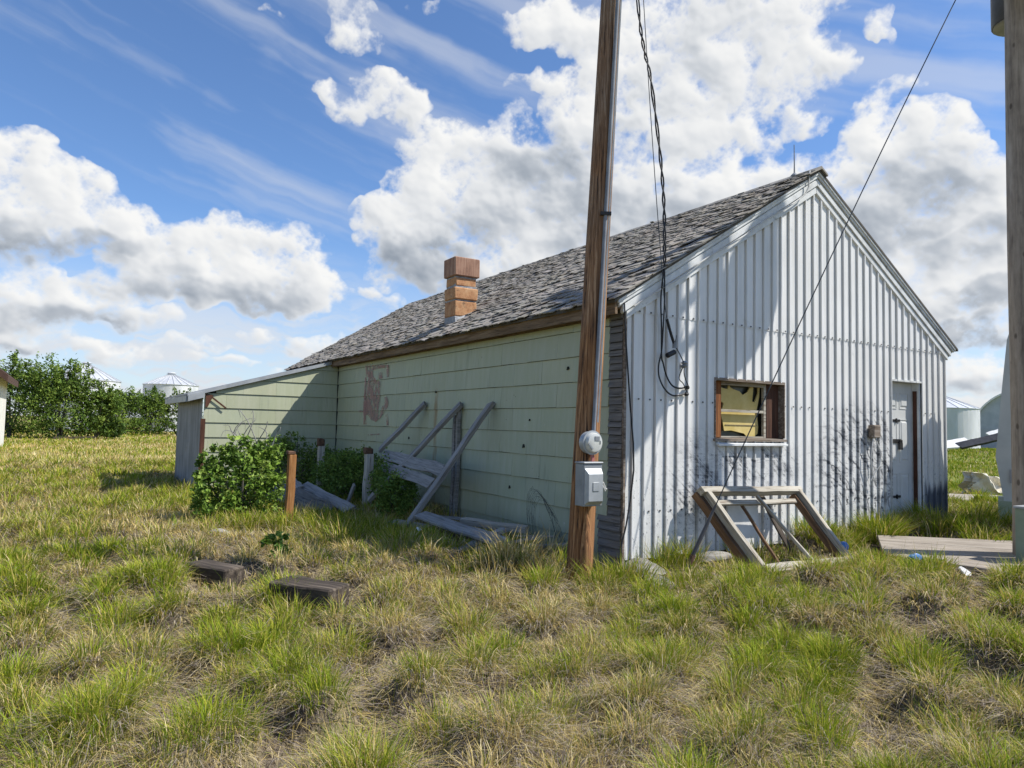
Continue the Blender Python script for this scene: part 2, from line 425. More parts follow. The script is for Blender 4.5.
GREEN = (.395, .42, .285)
def f_siding(nt):
    c = coord(nt); t = attr(nt)
    n1 = noise(c, .9, 5, .6); n2 = noise(vm(c, 'MULTIPLY', (9, 9, 1.2)), 1.4, 6, .62)
    fine = noise(c, 60, 3, .6)
    x, y, z = sep(c)
    cc = mixc(nt, n2.step(.35, .75) * .55, GREEN, (.47, .485, .37))
    cc = mixc(nt, n1.step(.5, .75) * .5, cc, (.335, .37, .255))
    cc = mixc(nt, 1.0, cc, t, 'MULTIPLY')
    # rust run below a nail row and grime splashed up at the foot
    run = (y - 4.22 + (noise(c, 5, 3) - .5) * .12).abs().step(.09, .015) * z.step(2.1, 1.7) * noise(vm(c, 'MULTIPLY', (6, 14, .9)), 1, 4).step(.3, .6)
    cc = mixc(nt, run * .75, cc, (.25, .145, .05))
    drip = noise(vm(c, 'MULTIPLY', (8, 8, .55)), 1.7, 5, .65).step(.54, .72) * noise(c, .7, 3).step(.4, .65)
    cc = mixc(nt, drip * .45, cc, (.20, .215, .16))
    foot = (z + (n1 - .5) * .5).step(.55, .15)
    cc = mixc(nt, foot * .55, cc, (.26, .255, .17))
    spots = voro(c, 5.5).step(.055, .03) * noise(c, .8, 2).step(.5, .6)
    cc = mixc(nt, spots * .8, cc, (.07, .065, .055))
    chip = noise(c, 7, 8, .72).step(.66, .70)
    cc = mixc(nt, chip * .7, cc, (.55, .54, .48))
    bare = noise(c, 4.3, 8, .72).step(.70, .73)
    cc = mixc(nt, bare * .75, cc, (.16, .14, .115))
    return dict(color=cc, bump=fine * .4 + n2, strength=.25, dist=.004)
M_siding = mat('pale_green_paint', f_siding, .62, spec=.35)
M_gap = mat('dark_gap', lambda nt: (.03, .032, .026), .95)

def f_gable(nt):
    c = coord(nt); x, y, z = sep(c)
    n1 = noise(c, 1.3, 5, .6); n2 = noise(vm(c, 'MULTIPLY', (14, 14, .9)), 1.0, 5, .6)
    cc = ramp(n2 * .6 + n1 * .4, [(.3, (.575, .58, .565)), (.55, (.715, .715, .70)), (.75, (.785, .785, .77))])
    # scorched and scuffed black patches on the lower wall
    def blob(u, zz, ru, rz):
        a = (x - u) * (1 / ru); b = (z - zz) * (1 / rz)
        return (1.0 - (a * a + b * b)).max(0)
    msk = blob(3.95, 1.0, 1.15, .95) * 1.15 + blob(1.15, .95, .75, .62) * .8 + blob(2.15, 1.05, .8, .34) * .85 + blob(4.35, .9, .55, .9) * .5 + blob(.75, .45, .8, .5) * .35
    hz = noise(vm(c, 'MULTIPLY', (3.0, 3, 17)), 1.3, 5, .68, 1.2)
    sl = noise(vm(c, 'ADD', comb(nt, z * 1.3, 0, x * .9)), 5.0, 6, .7, 1.5)
    dash = hz.step(.49, .61) * .55 + sl.step(.46, .64) * .85
    vr = noise(vm(c, 'MULTIPLY', (30, 1, 3.0)), 1.0, 4, .65)
    blk = (msk.min(1.0) * dash * (vr.step(.3, .62) * .75 + .35)).clamp()
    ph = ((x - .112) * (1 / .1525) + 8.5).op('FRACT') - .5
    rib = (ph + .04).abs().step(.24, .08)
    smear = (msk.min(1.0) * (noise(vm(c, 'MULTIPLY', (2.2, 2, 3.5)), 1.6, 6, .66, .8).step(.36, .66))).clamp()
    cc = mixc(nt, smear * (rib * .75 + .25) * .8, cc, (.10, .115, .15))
    rr = ((x - 3.1) * (x - 3.1) + (z - .3) * (z - .3)).op('SQRT') + (noise(c, 1.6, 4) - .5) * .35
    arc = ((rr * 7.0).op('FRACT') - .5).abs().step(.13, .03) * noise(c, 3.5, 3).step(.46, .56)
    cc = mixc(nt, (arc * msk.min(1.0) * x.step(2.3, 3.0)).clamp() * .85, cc, (.04, .045, .06))
    cc = mixc(nt, blk * .5 + (blk * 1.15).clamp().step(.25, .9) * .45, cc, (.03, .035, .05))
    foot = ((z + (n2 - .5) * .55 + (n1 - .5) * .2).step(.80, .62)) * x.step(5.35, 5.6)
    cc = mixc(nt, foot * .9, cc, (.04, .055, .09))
    rr_ = noise(vm(c, 'MULTIPLY', (17, 17, .5)), 1.3, 5, .68).step(.60, .74) * noise(c, .8, 3).step(.42, .62)
    cc = mixc(nt, rr_ * .4, cc, (.34, .27, .21))
    # scratches and flecks low down, rust bleeding from fixings
    fl = noise(vm(c, 'MULTIPLY', (7, 7, 4)), 6, 6, .7)
    cc = mixc(nt, fl.step(.585, .64) * z.step(1.6, .5) * .75, cc, (.055, .06, .07))
    cc = mixc(nt, noise(c, 3.2, 6, .65).step(.62, .72) * .35, cc, (.44, .455, .46))
    return dict(color=cc, bump=n1, strength=.08, dist=.01)
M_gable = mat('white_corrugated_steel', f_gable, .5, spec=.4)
M_screw = mat('dull_screw', lambda nt: (.12, .12, .125), .5, .5)

def f_trim(nt):
    c = coord(nt); n1 = noise(vm(c, 'MULTIPLY', (3, 3, 3)), 2.0, 6, .65)
    cc = ramp(n1, [(.3, (.46, .47, .465)), (.55, (.64, .655, .65)), (.75, (.72, .73, .725))])
    cc = mixc(nt, noise(vm(c, 'MULTIPLY', (2, 9, 2)), 4, 6, .7).step(.6, .7) * .6, cc, (.26, .25, .235))
    return dict(color=cc, bump=n1, strength=.2, dist=.004)
M_trim = mat('weathered_white_trim', f_trim, .6)

def f_shingle(nt):
    c = coord(nt); t = attr(nt)
    n1 = noise(vm(c, 'MULTIPLY', (4, 30, 4)), 1.0, 5, .65); n2 = noise(c, .8, 4)
    cc = ramp(n1 * .6 + n2 * .4, [(.3, (.15, .138, .122)), (.5, (.265, .248, .222)), (.7, (.385, .365, .33))])
    cc = mixc(nt, 1.0, cc, t, 'MULTIPLY')
    return dict(color=cc, bump=n1, strength=.5, dist=.006)
M_shingle = mat('weathered_cedar_shingle', f_shingle, .9)

def f_flue(nt):
    c = coord(nt); n1 = noise(vm(c, 'MULTIPLY', (5, 5, 4)), 2.0, 6, .68); n2 = noise(c, 9, 6, .7)
    cc = ramp(n1 * .5 + n2 * .5, [(.3, (.14, .06, .03)), (.46, (.40, .2, .095)), (.6, (.54, .32, .165)), (.73, (.52, .42, .32))])
    cc = mixc(nt, n2.step(.56, .68) * .7, cc, (.10, .05, .032))
    return dict(color=cc, bump=n2, strength=.5, dist=.01)
M_flue = mat('orange_flue_block', f_flue, .8)
def f_cap(nt):
    c = coord(nt); n1 = noise(vm(c, 'MULTIPLY', (30, 30, 1.5)), 1.0, 6, .65); n2 = noise(c, 6, 5, .65)
    cc = ramp(n1 * .7 + n2 * .3, [(.32, (.13, .065, .045)), (.5, (.30, .17, .115)), (.68, (.43, .285, .205))])
    return dict(color=cc, bump=n1, strength=.4, dist=.006)
M_cap = mat('brown_ribbed_chimney_cap', f_cap, .8)
def f_mortar(nt):
    c = coord(nt); n1 = noise(c, 14, 6, .65)
    return dict(color=ramp(n1, [(.3, (.16, .165, .175)), (.6, (.36, .37, .385))]), bump=n1, strength=.6, dist=.01)
M_mortar = mat('grey_mortar', f_mortar, .9)

def f_galv(nt):
    c = coord(nt); n1 = noise(vm(c, 'MULTIPLY', (16, 16, .7)), 1.0, 5, .6); n2 = noise(c, 2, 4)
    cc = ramp(n1 * .6 + n2 * .4, [(.3, (.13, .135, .145)), (.52, (.24, .25, .265)), (.7, (.34, .35, .365))])
    cc = mixc(nt, noise(c, 3, 6, .65).step(.62, .72) * .4, cc, (.16, .10, .06))
    return dict(color=cc, bump=n1, strength=.05)
M_galv = mat('dull_galvanised_sheet', f_galv, .5, .35)
def simple(name, c0, c1, scale=6, rough=.6, metal=0, bump=.15, spec=.3):
    def fn(nt):
        c = coord(nt); n1 = noise(c, scale, 6, .62)
        return dict(color=ramp(n1, [(.32, c0), (.68, c1)]), bump=n1, strength=bump, dist=.005)
    return mat(name, fn, rough, metal, spec)
M_box = simple('grey_enamel_box', (.30, .32, .335), (.42, .44, .455), 5, .45, .2)
M_boxd = simple('dark_grey_box_side', (.2, .215, .23), (.29, .305, .32), 5, .5, .2)
M_pipe = simple('galvanised_conduit', (.15, .165, .195), (.26, .28, .31), 5, .75, .0, .05)
M_strip = simple('red_brown_strip', (.14, .05, .025), (.3, .12, .06), 9, .8)
M_black = simple('black_cable', (.012, .012, .014), (.03, .03, .032), 9, .5)
M_wirew = simple('faded_white_cable', (.4, .4, .39), (.58, .58, .57), 9, .6)
M_steelw = simple('dark_guy_strand', (.035, .04, .045), (.09, .095, .10), 9, .5, .6)
M_rusty = simple('rusty_steel', (.06, .035, .024), (.17, .095, .06), 22, .85, 0, .5)
M_can = simple('dark_grey_transformer_paint', (.045, .045, .05), (.08, .08, .085), 5, .4)
M_canb = simple('pale_can_base', (.2, .2, .19), (.3, .3, .285), 5, .5)
M_porc = simple('brown_porcelain', (.08, .04, .025), (.14, .07, .045), 5, .2, 0, .02, .5)
M_door = simple('pale_grey_door_paint', (.50, .515, .505), (.6, .61, .6), 3, .5)
M_latch = simple('blackened_latch_steel', (.02, .02, .022), (.06, .058, .056), 12, .5, .5)
M_yellow = simple('torn_yellow_board', (.52, .40, .13), (.64, .52, .23), 5, .8)
M_dim = simple('dark_room_behind', (.035, .038, .03), (.10, .10, .08), 5, .3, 0, .05, .5)
M_orange = m_wood('orange_brown_window_wood', (.06, .018, .008), (.2, .075, .024), (.4, .18, .06), (0, 0, 1))
M_dkred = m_wood('dark_brown_window_wood', (.025, .012, .008), (.07, .032, .02), (.14, .066, .04), (0, 0, 1))
M_greenbox = simple('green_painted_box', (.21, .26, .185), (.29, .345, .25), 4, .6)
M_cab = simple('pale_grey_green_sheet', (.36, .385, .38), (.44, .465, .455), 2.2, .5)
M_white = simple('chalky_white_paint', (.58, .58, .56), (.74, .74, .72), 4, .6)
M_conc = simple('weathered_concrete', (.13, .125, .115), (.36, .345, .315), 9, .95, 0, .8)
M_rock = simple('pale_stone', (.2, .19, .17), (.4, .385, .355), 7, .95, 0, .8)
M_bag = simple('cream_tarp', (.62, .55, .4), (.76, .72, .6), 6, .7, 0, .4)
M_blue = simple('blue_plastic', (.02, .10, .32), (.05, .2, .5), 20, .35, 0, .2, .5)
M_litter = simple('white_plastic_scrap', (.55, .55, .54), (.75, .75, .74), 14, .5)
M_dkpan = simple('dark_panel', (.02, .02, .022), (.05, .05, .055), 3, .4)
M_cream = simple('cream_shed_boards', (.56, .55, .51), (.7, .69, .65), 3, .7)
M_brownroof = simple('brown_roof_edge', (.045, .025, .02), (.09, .048, .036), 5, .8)
M_red = None
def f_red(nt):
    c = coord(nt); n1 = noise(c, 5, 8, .68); n2 = noise(vm(c, 'MULTIPLY', (9, 9, 2)), 2, 5, .6)
    a = (n1 * .6 + n2 * .4).step(.40, .54) * .68
    cc = ramp(n2, [(.3, (.38, .2, .175)), (.7, (.44, .27, .23))])
    return dict(color=cc, alpha=a)
M_red = mat('faded_red_paint', f_red, .7)
def f_bin(nt):
    c = coord(nt); n1 = noise(vm(c, 'MULTIPLY', (1, 1, .25)), 1.0, 4)
    return dict(color=ramp(n1, [(.3, (.5, .52, .54)), (.7, (.68, .69, .70))]))
M_bin = mat('bright_galvanised_bin', f_bin, .6, 0)


# ------------------------------------------------------------------ house
def hex_mesh(name, hs, tints, mats, parent, mi=None):
    """hs: list of 8-point boxes (bottom 4, top 4)"""
    V = np.array(hs, np.float32).reshape(-1, 3)
    q = np.array([(3, 2, 1, 0), (4, 5, 6, 7), (0, 1, 5, 4), (1, 2, 6, 5), (2, 3, 7, 6), (3, 0, 4, 7)])
    F = (np.arange(len(hs))[:, None, None] * 8 + q[None]).reshape(-1, 4)
    C = np.repeat(np.array(tints, np.float32), 8, axis=0)
    o = np_mesh(name, V, F, mats[0], C, parent)
    for m in mats[1:]: o.data.materials.append(m)
    if mi is not None: o.data.polygons.foreach_set('material_index', np.repeat(np.array(mi, np.int32), 6))
    return o

house = thing('house', 'old pale green farm house with white metal gable, shingle roof and orange chimney', 'house', (0, 0, .15))
UP, ZP, SL = 3.05, 4.70, .6125
def zr(u): return ZP - SL * abs(u - UP)
L1, LEN, WID = 8.86, 12.2, 6.09
COURSE = [2.495 - .275 * k for k in range(10)]

# --- long green wall of lapped panels
def tint():
    g = 1 + rng.normal(0, .022); return (g * (1 + rng.normal(0, .008)), g, g * (1 + rng.normal(0, .012)))
hs, ts, mi = [], [], []
def hx(b, t, tn, m=0): hs.append(list(b) + list(t)); ts.append(tn); mi.append(m)
hx([(.004, .0, .0), (.06, .0, .0), (.06, LEN, .0), (.004, LEN, .0)], [(.004, .0, 2.7), (.06, .0, 2.7), (.06, LEN, 2.7), (.004, LEN, 2.7)], (1, 1, 1), 1)
rows = [(2.495, 2.66)] + [(COURSE[k + 1], COURSE[k] - .005) for k in range(9)]
for r_i, (zb, zt) in enumerate(rows):
    v = .2 if zb > .5 else .34
    pw = .61; v1 = .2 + (pw * .5 if r_i % 2 else pw)
    while v < L1:
        v1 = min(v1, L1)
        o_ = rng.normal(0, .0015); sg = rng.normal(0, .002)
        ub, ut = -.022 + o_, -.006
        hx([(ub, v + .001, zb + sg), (.003, v + .001, zb + sg), (.003, v1 - .001, zb - sg), (ub, v1 - .001, zb - sg)],
           [(ut, v + .001, zt), (.003, v + .001, zt), (.003, v1 - .001, zt), (ut, v1 - .001, zt)], tint())
        v = v1; v1 += pw
# broken chips and holes: dark slivers let into the panels
for v, z in [(5.17, 1.221), (1.65, 1.526), (1.77, 1.213), (4.226, 1.935), (2.068, .698), (.9, 2.1)]:
    s_ = rng.uniform(.012, .026)
    hx([(-.027, v - s_, z - s_ * .5), (-.01, v - s_, z - s_ * .5), (-.01, v + s_, z - s_), (-.027, v + s_, z - s_)],
       [(-.027, v - s_ * .2, z + s_), (-.01, v - s_ * .2, z + s_), (-.01, v + s_ * .5, z + s_ * .8), (-.027, v + s_ * .5, z + s_ * .8)], (1, 1, 1), 1)
wall = hex_mesh('siding_wall', hs, ts, [M_siding, M_gap], house, mi)
# faded red painted emblem left on the wall
RED = [[(7.284, 1.959), (7.138, 2.144), (7.001, 2.398), (6.883, 2.406), (6.835, 2.303), (6.633, 2.195), (6.483, 2.197), (6.481, 2.008), (6.479, 1.731), (6.403, 1.703), (6.265, 1.797), (6.253, 1.906), (6.153, 1.912), (6.073, 1.808), (6.095, 1.727), (6.286, 1.62), (6.461, 1.524), (6.644, 1.468), (6.879, 1.509), (7.046, 1.594), (7.274, 1.594), (7.324, 1.77)], [(7.255, 2.514), (6.107, 2.463), (6.102, 2.403), (6.429, 2.428), (6.806, 2.416), (7.001, 2.398), (7.014, 2.283), (7.193, 2.292)], [(7.259, 2.295), (7.152, 2.29), (7.146, 1.97), (7.159, 1.594), (7.094, 1.421), (7.257, 1.42), (7.274, 1.594), (7.276, 1.959)], [(6.571, 2.347), (6.385, 2.351), (6.354, 2.239), (6.546, 2.234)], [(7.052, 1.236), (6.402, 1.269), (6.4, 1.247), (7.011, 1.217)], [(7.551, 1.678), (7.282, 1.682), (7.279, 1.647), (7.506, 1.648)], [(6.208, 2.396), (6.102, 2.403), (6.09, 2.254), (6.181, 2.244)], [(6.176, 1.593), (6.072, 1.619), (6.027, 1.418), (6.111, 1.409)]]
mb = MB()
for i, poly in enumerate(RED):
    n = len(poly); u = -.0262 - .0004 * i
    mb.add([(u, v, z) for v, z in poly], [tuple(range(n))])
mb.build('painted_mark', M_red, wall)

# --- bare lap boards at the near corner
mb = MB(); z = .0
while z < 2.62:
    h = rng.uniform(.06, .10); w_ = .335 if z < .54 else .192
    mb.hexa([(-.03 + rng.normal(0, .006), -.004, z), (.0, -.004, z), (.0, w_ + rng.normal(0, .006), z), (-.03 + rng.normal(0, .006), w_, z)],
            [(-.014, -.004, z + h - .006), (.0, -.004, z + h - .006), (.0, w_, z + h - .006), (-.014, w_, z + h - .006)])
    z += h
mb.build('corner_boards', M_cornerwood, house)
MB().box((-.012, -.035, .12), (.014, -.005, 2.62)).build('corner_post', M_sill, house)

# --- white corrugated gable
OPEN = [(1.296, 2.452, 1.335, 2.02), (4.684, 5.439, .0, 2.18)]
pr = [(0.0, 0.0)]
c = .112; P = .1525
while c < WID:
    for du, dv in ((-.024, 0), (-.022, -.62), (-.012, -.62), (-.0095, 1), (.007, 1), (.014, 0)):
        if 0 < c + du < WID - .001: pr.append((c + du, dv))
    c += P
pr.append((WID, 0.0))
us = sorted(set([p[0] for p in pr] + [o[i] for o in OPEN for i in (0, 1)] + [UP]))
def pv(u):
    for (a, da), (b, db) in zip(pr, pr[1:]):
        if a <= u <= b: return da + (db - da) * (u - a) / (b - a)
    return 0
mb = MB(); VB, RH = -.014, .022
def vq(u, lift): return VB - RH * pv(u) - lift - .004 * math.sin(u * 2.1)
def strip(a, b, za, zb, za2, zb2, lift):
    """quad from u=a..b, bottom z za/zb, top za2/zb2, cut into lengths so dents can show"""
    mb.add([(a, vq(a, lift), za), (b, vq(b, lift), zb), (b, vq(b, lift), zb2), (a, vq(a, lift), za2)], [(0, 1, 2, 3)])
SEAM = 2.65
for a, b in zip(us, us[1:]):
    m = (a + b) / 2
    spans = [(.15 + .012 * math.sin(m * 9), SEAM)]
    for o in OPEN:
        if o[0] < m < o[1]:
            spans = [(lo, min(hi, o[2])) for lo, hi in spans if o[2] > lo] + [(max(lo, o[3]), hi) for lo, hi in spans]
    for lo, hi in spans:
        if hi > lo: strip(a, b, lo, lo, min(hi, zr(a) - .2), min(hi, zr(b) - .2), 0)
    if zr(m) - .2 > SEAM - .03:
        strip(a, b, SEAM - .03, SEAM - .03, max(zr(a) - .2, SEAM - .03), max(zr(b) - .2, SEAM - .03), .005)
c = .112 + P / 2
while c < WID:
    for zz in (SEAM - .012, 1.75, .62):
        ok = not any(o[0] - .02 < c < o[1] + .02 and o[2] - .05 < zz < o[3] + .05 for o in OPEN)
        if ok and zr(c) - .3 > zz and (zz > 2 or rng.random() < .7):
            r_ = .008; vv = VB - (.011 if zz > 2 else .005)
            mb.box((c - r_, vv - .006, zz - r_), (c + r_, vv, zz + r_), 1)
    c += P
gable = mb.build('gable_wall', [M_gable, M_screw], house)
# wood wall behind the sheets
mb = MB()
mb.box((.06, .012, .1), (1.29, .05, 2.7)); mb.box((1.29, .012, .1), (2.46, .05, 1.33)); mb.box((1.29, .012, 2.03), (2.46, .05, 2.7))
mb.box((2.46, .012, .1), (4.68, .05, 2.7)); mb.box((4.68, .012, 2.19), (5.445, .05, 2.7)); mb.box((5.445, .012, .1), (WID, .05, 2.7))
mb.box((WID - .05, .05, .1), (WID, LEN, 2.7)); mb.box((.06, LEN - .05, .1), (WID - .05, LEN, 2.7))
mb.hexa([(.1, .012, 2.7), (WID - .1, .012, 2.7), (WID - .1, .05, 2.7), (.1, .05, 2.7)], [(UP - .01, .012, 4.45), (UP + .01, .012, 4.45), (UP + .01, .05, 4.45), (UP - .01, .05, 4.45)])
mb.build('inner_wall', M_gap, house)

# --- rake trim: stepped mouldings up both sides of the gable
for sgn in (-1, 1):
    mb = MB()
    u0 = UP + sgn * 3.225; u1 = UP + sgn * .001
    for a, b, pd in ((.012, .062, .088), (.062, .1, .075), (.1, .118, .05), (.118, .198, .062), (.198, .212, .042), (.212, .29, .047)):
        u0 = UP + sgn * (3.235 - .62 * b)
        p = [(u0, zr(u0)), (u1, zr(u1))] if sgn < 0 else [(u1, zr(u1)), (u0, zr(u0))]
        lo = [(p[0][0], p[0][1] - b), (p[1][0], p[1][1] - b)]; hi = [(p[0][0], p[0][1] - a), (p[1][0], p[1][1] - a)]
        mb.hexa([(lo[0][0], -pd, lo[0][1]), (lo[1][0], -pd, lo[1][1]), (lo[1][0], -.013, lo[1][1]), (lo[0][0], -.013, lo[0][1])],
                [(hi[0][0], -pd, hi[0][1]), (hi[1][0], -pd, hi[1][1]), (hi[1][0], -.013, hi[1][1]), (hi[0][0], -.013, hi[0][1])])
    mb.build('rake_trim', M_trim, house, bevel=.004)
# old white cable clipped along the left rake
pts = [(u, -.095 - .006 * math.sin(u * 5), zr(u) - .20 + .012 * math.sin(u * 7)) for u in np.linspace(.05, 2.75, 24)] + [(2.82, -.1, zr(2.8) - .12), (2.83, -.1, zr(2.83) - .02), (2.9, -.06, zr(2.9) + .05)]
MB().tube(pts, .009, 6).build('rake_cable', M_wirew, house, smooth=True)

# --- eave fascia and soffit of the long side
mb = MB()
mb.hexa([(-.165, -.06, 2.575), (-.135, -.06, 2.575), (-.135, LEN + .1, 2.575), (-.165, LEN + .1, 2.575)],
        [(-.17, -.06, 2.695), (-.14, -.06, 2.70), (-.14, LEN + .1, 2.70), (-.17, LEN + .1, 2.695)])
mb.box((-.135, -.03, 2.64), (.0, LEN, 2.665))
mb.box((-.045, .19, 2.575), (-.002, L1, 2.64))
mb.build('fascia', M_brownbd, house)

# --- shingle roof
hs, ts, mi = [], [], []
for sgn in (-1, 1):
    e0 = UP + sgn * 3.25; z0 = zr(e0)
    pts = [(e0, z0), (UP, ZP)] if sgn < 0 else [(UP, ZP), (e0, z0)]
    (ua, za), (ub, zb) = pts
    hx([(ua, -.095, za - .03), (ub, -.095, zb - .03), (ub, LEN + .12, zb - .03), (ua, LEN + .12, za - .03)],
       [(ua, -.095, za), (ub, -.095, zb), (ub, LEN + .12, zb), (ua, LEN + .12, za)], (.35, .34, .33))
cs = 1 / math.sqrt(1 + SL * SL); sn = SL * cs
slen = 3.25 / cs
EX = .118; nrow = int(slen / EX) + 1
for i in range(nrow):
    v = -.11 + rng.uniform(-.04, 0)
    s0b = i * EX - .05
    while v < LEN + .12:
        w_ = rng.uniform(.07, .15)

        s0 = s0b + rng.normal(0, .012) - (rng.random() < .06) * rng.uniform(.02, .06); s1 = min(s0 + .30, slen)
        if s1 - s0 < .06: v += w_; continue
        lift0 = .014 + abs(rng.normal(0, .006)) + (rng.random() < .12) * rng.uniform(.005, .022)
        th = rng.uniform(.009, .015); sk_ = rng.normal(0, .008); cup = rng.normal(0, .006)
        if rng.random() < .02: v += w_; continue
        def pt(s, vv, h): return (UP - 3.25 + s * cs - h * sn, vv, zr(UP - 3.25) + s * sn + h * cs)
        g = np.clip(rng.normal(1, .14), .6, 1.5)
        tn = (g * rng.normal(1.02, .02), g, g * rng.normal(.98, .025))
        va, vb = v + .002, v + w_ - .003
        hx([pt(s0, va + sk_, lift0), pt(s1, va, .001), pt(s1, vb, .001), pt(s0 + rng.normal(0, .006), vb + sk_, lift0 + cup)],
           [pt(s0, va + sk_, lift0 + th), pt(s1, va, .003), pt(s1, vb, .003), pt(s0, vb + sk_, lift0 + cup + th)], tn)
        v += w_
# ridge boards
v = -.12
while v < LEN + .1:
    l_ = rng.uniform(.28, .42); g = rng.uniform(.6, 1.1); h = rng.uniform(.012, .024)
    for sgn in (-1, 1):
        a = UP; b = UP + sgn * .13
        p = [(a, ZP), (b, zr(b))] if sgn > 0 else [(b, zr(b)), (a, ZP)]
        hx([(p[0][0], v, p[0][1] + .01), (p[1][0], v, p[1][1] + .01), (p[1][0], v + l_, p[1][1] + .008), (p[0][0], v + l_, p[0][1] + .008)],
           [(p[0][0], v, p[0][1] + .012 + h), (p[1][0], v, p[1][1] + .012 + h), (p[1][0], v + l_, p[1][1] + .012 + h), (p[0][0], v + l_, p[0][1] + .012 + h)], (g, g, g))
    v += l_ - .03
roof = hex_mesh('roof', hs, ts, [M_shingle], house)

# --- chimney
ch = MB()
cu0, cu1, cv0, cv1 = .24, .63, 4.19, 4.54
def block(m, u0, u1, v0, v1, z0, z1, j=.012):
    jj = lambda: rng.normal(0, j * .5)
    m.hexa([(u0 + jj(), v0 + jj(), z0), (u1 + jj(), v0 + jj(), z0), (u1 + jj(), v1, z0), (u0 + jj(), v1, z0)],
           [(u0 + jj(), v0 + jj(), z1), (u1 + jj(), v0 + jj(), z1), (u1 + jj(), v1, z1), (u0 + jj(), v1, z1)])
block(ch, cu0 - .0, cu1 + .01, cv0 - .005, cv1, 2.80, 3.105, .006)
ch.hexa([(cu0 - .02, cv0 - .12, 2.9), (cu1 + .12, cv0 - .10, 3.14), (cu1 + .06, cv0 - .005, 3.16), (cu0 - .02, cv0 - .005, 2.95)],
        [(cu0 - .02, cv0 - .06, 3.0), (cu1 + .03, cv0 - .06, 3.2), (cu1 + .02, cv0 - .006, 3.22), (cu0, cv0 - .006, 3.08)])
ch.box((cu0 + .016, cv0 + .016, 3.0), (cu1 - .016, cv1 - .016, 3.74))
chim = ch.build('chimney', M_mortar, house, bevel=.008)
for a, b, dn in ((3.115, 3.355, 0), (3.378, 3.56, -.006), (3.585, 3.722, .012)):
    m = MB(); block(m, cu0 + dn, cu1 - dn, cv0 + dn, cv1 - dn, a, b); m.build('flue_block', M_flue, chim, bevel=.014)
m = MB(); block(m, cu0 - .022, cu1 + .025, cv0 - .022, cv1 + .02, 3.738, 4.03, .006)
m.build('chimney_cap', M_cap, chim, bevel=.012)
MB().box((cu0 + .04, cv0 + .04, 4.025), (cu1 - .04, cv1 - .04, 4.034)).build('flue_opening', M_gap, chim)

# --- lightning rod on the ridge
mb = MB().tube([(3.05, .27, 4.69), (3.05, .27, 4.85), (3.048, .272, 5.13)], [.012, .008, .005], 6)
mb.lathe((3.05, .27, 4.70), [(.05, 0), (.045, .03), (.014, .06)], 8)
mb.build('lightning_rod', M_pipe, house)

# --- window with torn yellow board behind it
win = MB()
win.box((1.285, -.03, 2.00), (2.465, .12, 2.03)); win.box((1.284, -.03, 1.372), (1.297, .06, 2.0)); win.box((2.452, -.03, 1.372), (2.466, .06, 2.0))
window = win.build('window', M_sill, house)
MB().box((1.298, .04, 1.373), (1.46, .075, 1.999)).build('side_board', M_orange, window, bevel=.004)
MB().box((2.235, .052, 1.373), (2.45, .08, 1.999)).build('side_board', M_dkred, window, bevel=.004)
MB().hexa([(1.27, -.05, 1.335), (2.475, -.05, 1.335), (2.475, .1, 1.345), (1.27, .1, 1.345)], [(1.27, -.05, 1.36), (2.475, -.05, 1.36), (2.475, .1, 1.372), (1.27, .1, 1.372)]).build('sill', M_sill, window)
MB().hexa([(1.30, -.075, 1.285), (2.46, -.075, 1.285), (2.46, -.02, 1.29), (1.30, -.02, 1.29)], [(1.30, -.075, 1.305), (2.46, -.075, 1.305), (2.46, -.02, 1.322), (1.30, -.02, 1.322)]).build('apron_board', M_trim, window)
mb = MB(); mb.box((1.46, .06, 1.66), (2.236, .09, 1.69)); mb.box((2.195, .058, 1.373), (2.236, .092, 1.999)); mb.box((1.46, .06, 1.96), (2.2, .09, 1.999)); mb.box((1.46, .06, 1.373), (2.2, .09, 1.39))
mb.build('sash', M_frame, window)
MB().box((1.30, .16, 1.36), (2.46, .175, 2.01)).build('backing', M_dim, window)
FOAM = [(1.569, 1.902), (1.689, 1.884), (1.706, 1.956), (1.724, 1.909), (1.776, 1.888), (1.864, 1.868), (1.917, 1.828), (1.988, 1.867), (2.042, 1.954), (2.078, 1.919), (2.06, 1.761), (2.097, 1.75), (2.151, 1.862), (2.151, 1.947), (2.178, 1.948), (2.169, 1.814), (2.124, 1.69), (2.133, 1.654), (2.152, 1.509), (2.143, 1.436), (2.079, 1.387), (1.989, 1.386), (1.936, 1.433), (1.743, 1.466), (1.64, 1.459), (1.614, 1.581), (1.588, 1.639), (1.63, 1.723), (1.587, 1.745)]
FOAM = [((u - 1.87) * 1.12 + 1.85, z + (.035 if z > 1.7 else -.012)) for u, z in FOAM]
n = len(FOAM); mb = MB()
mb.add([(u, .115, z) for u, z in FOAM] + [(u, .13, z) for u, z in FOAM], [tuple(range(n)), tuple(range(2 * n - 1, n - 1, -1))] + [(i, n + i, n + (i + 1) % n, (i + 1) % n) for i in range(n)])
mb.build('torn_board', M_yellow, window)
mb = MB(); mb.box((1.6, .108, 1.513), (2.14, .114, 1.519)); mb.build('torn_edge', M_sill, window)

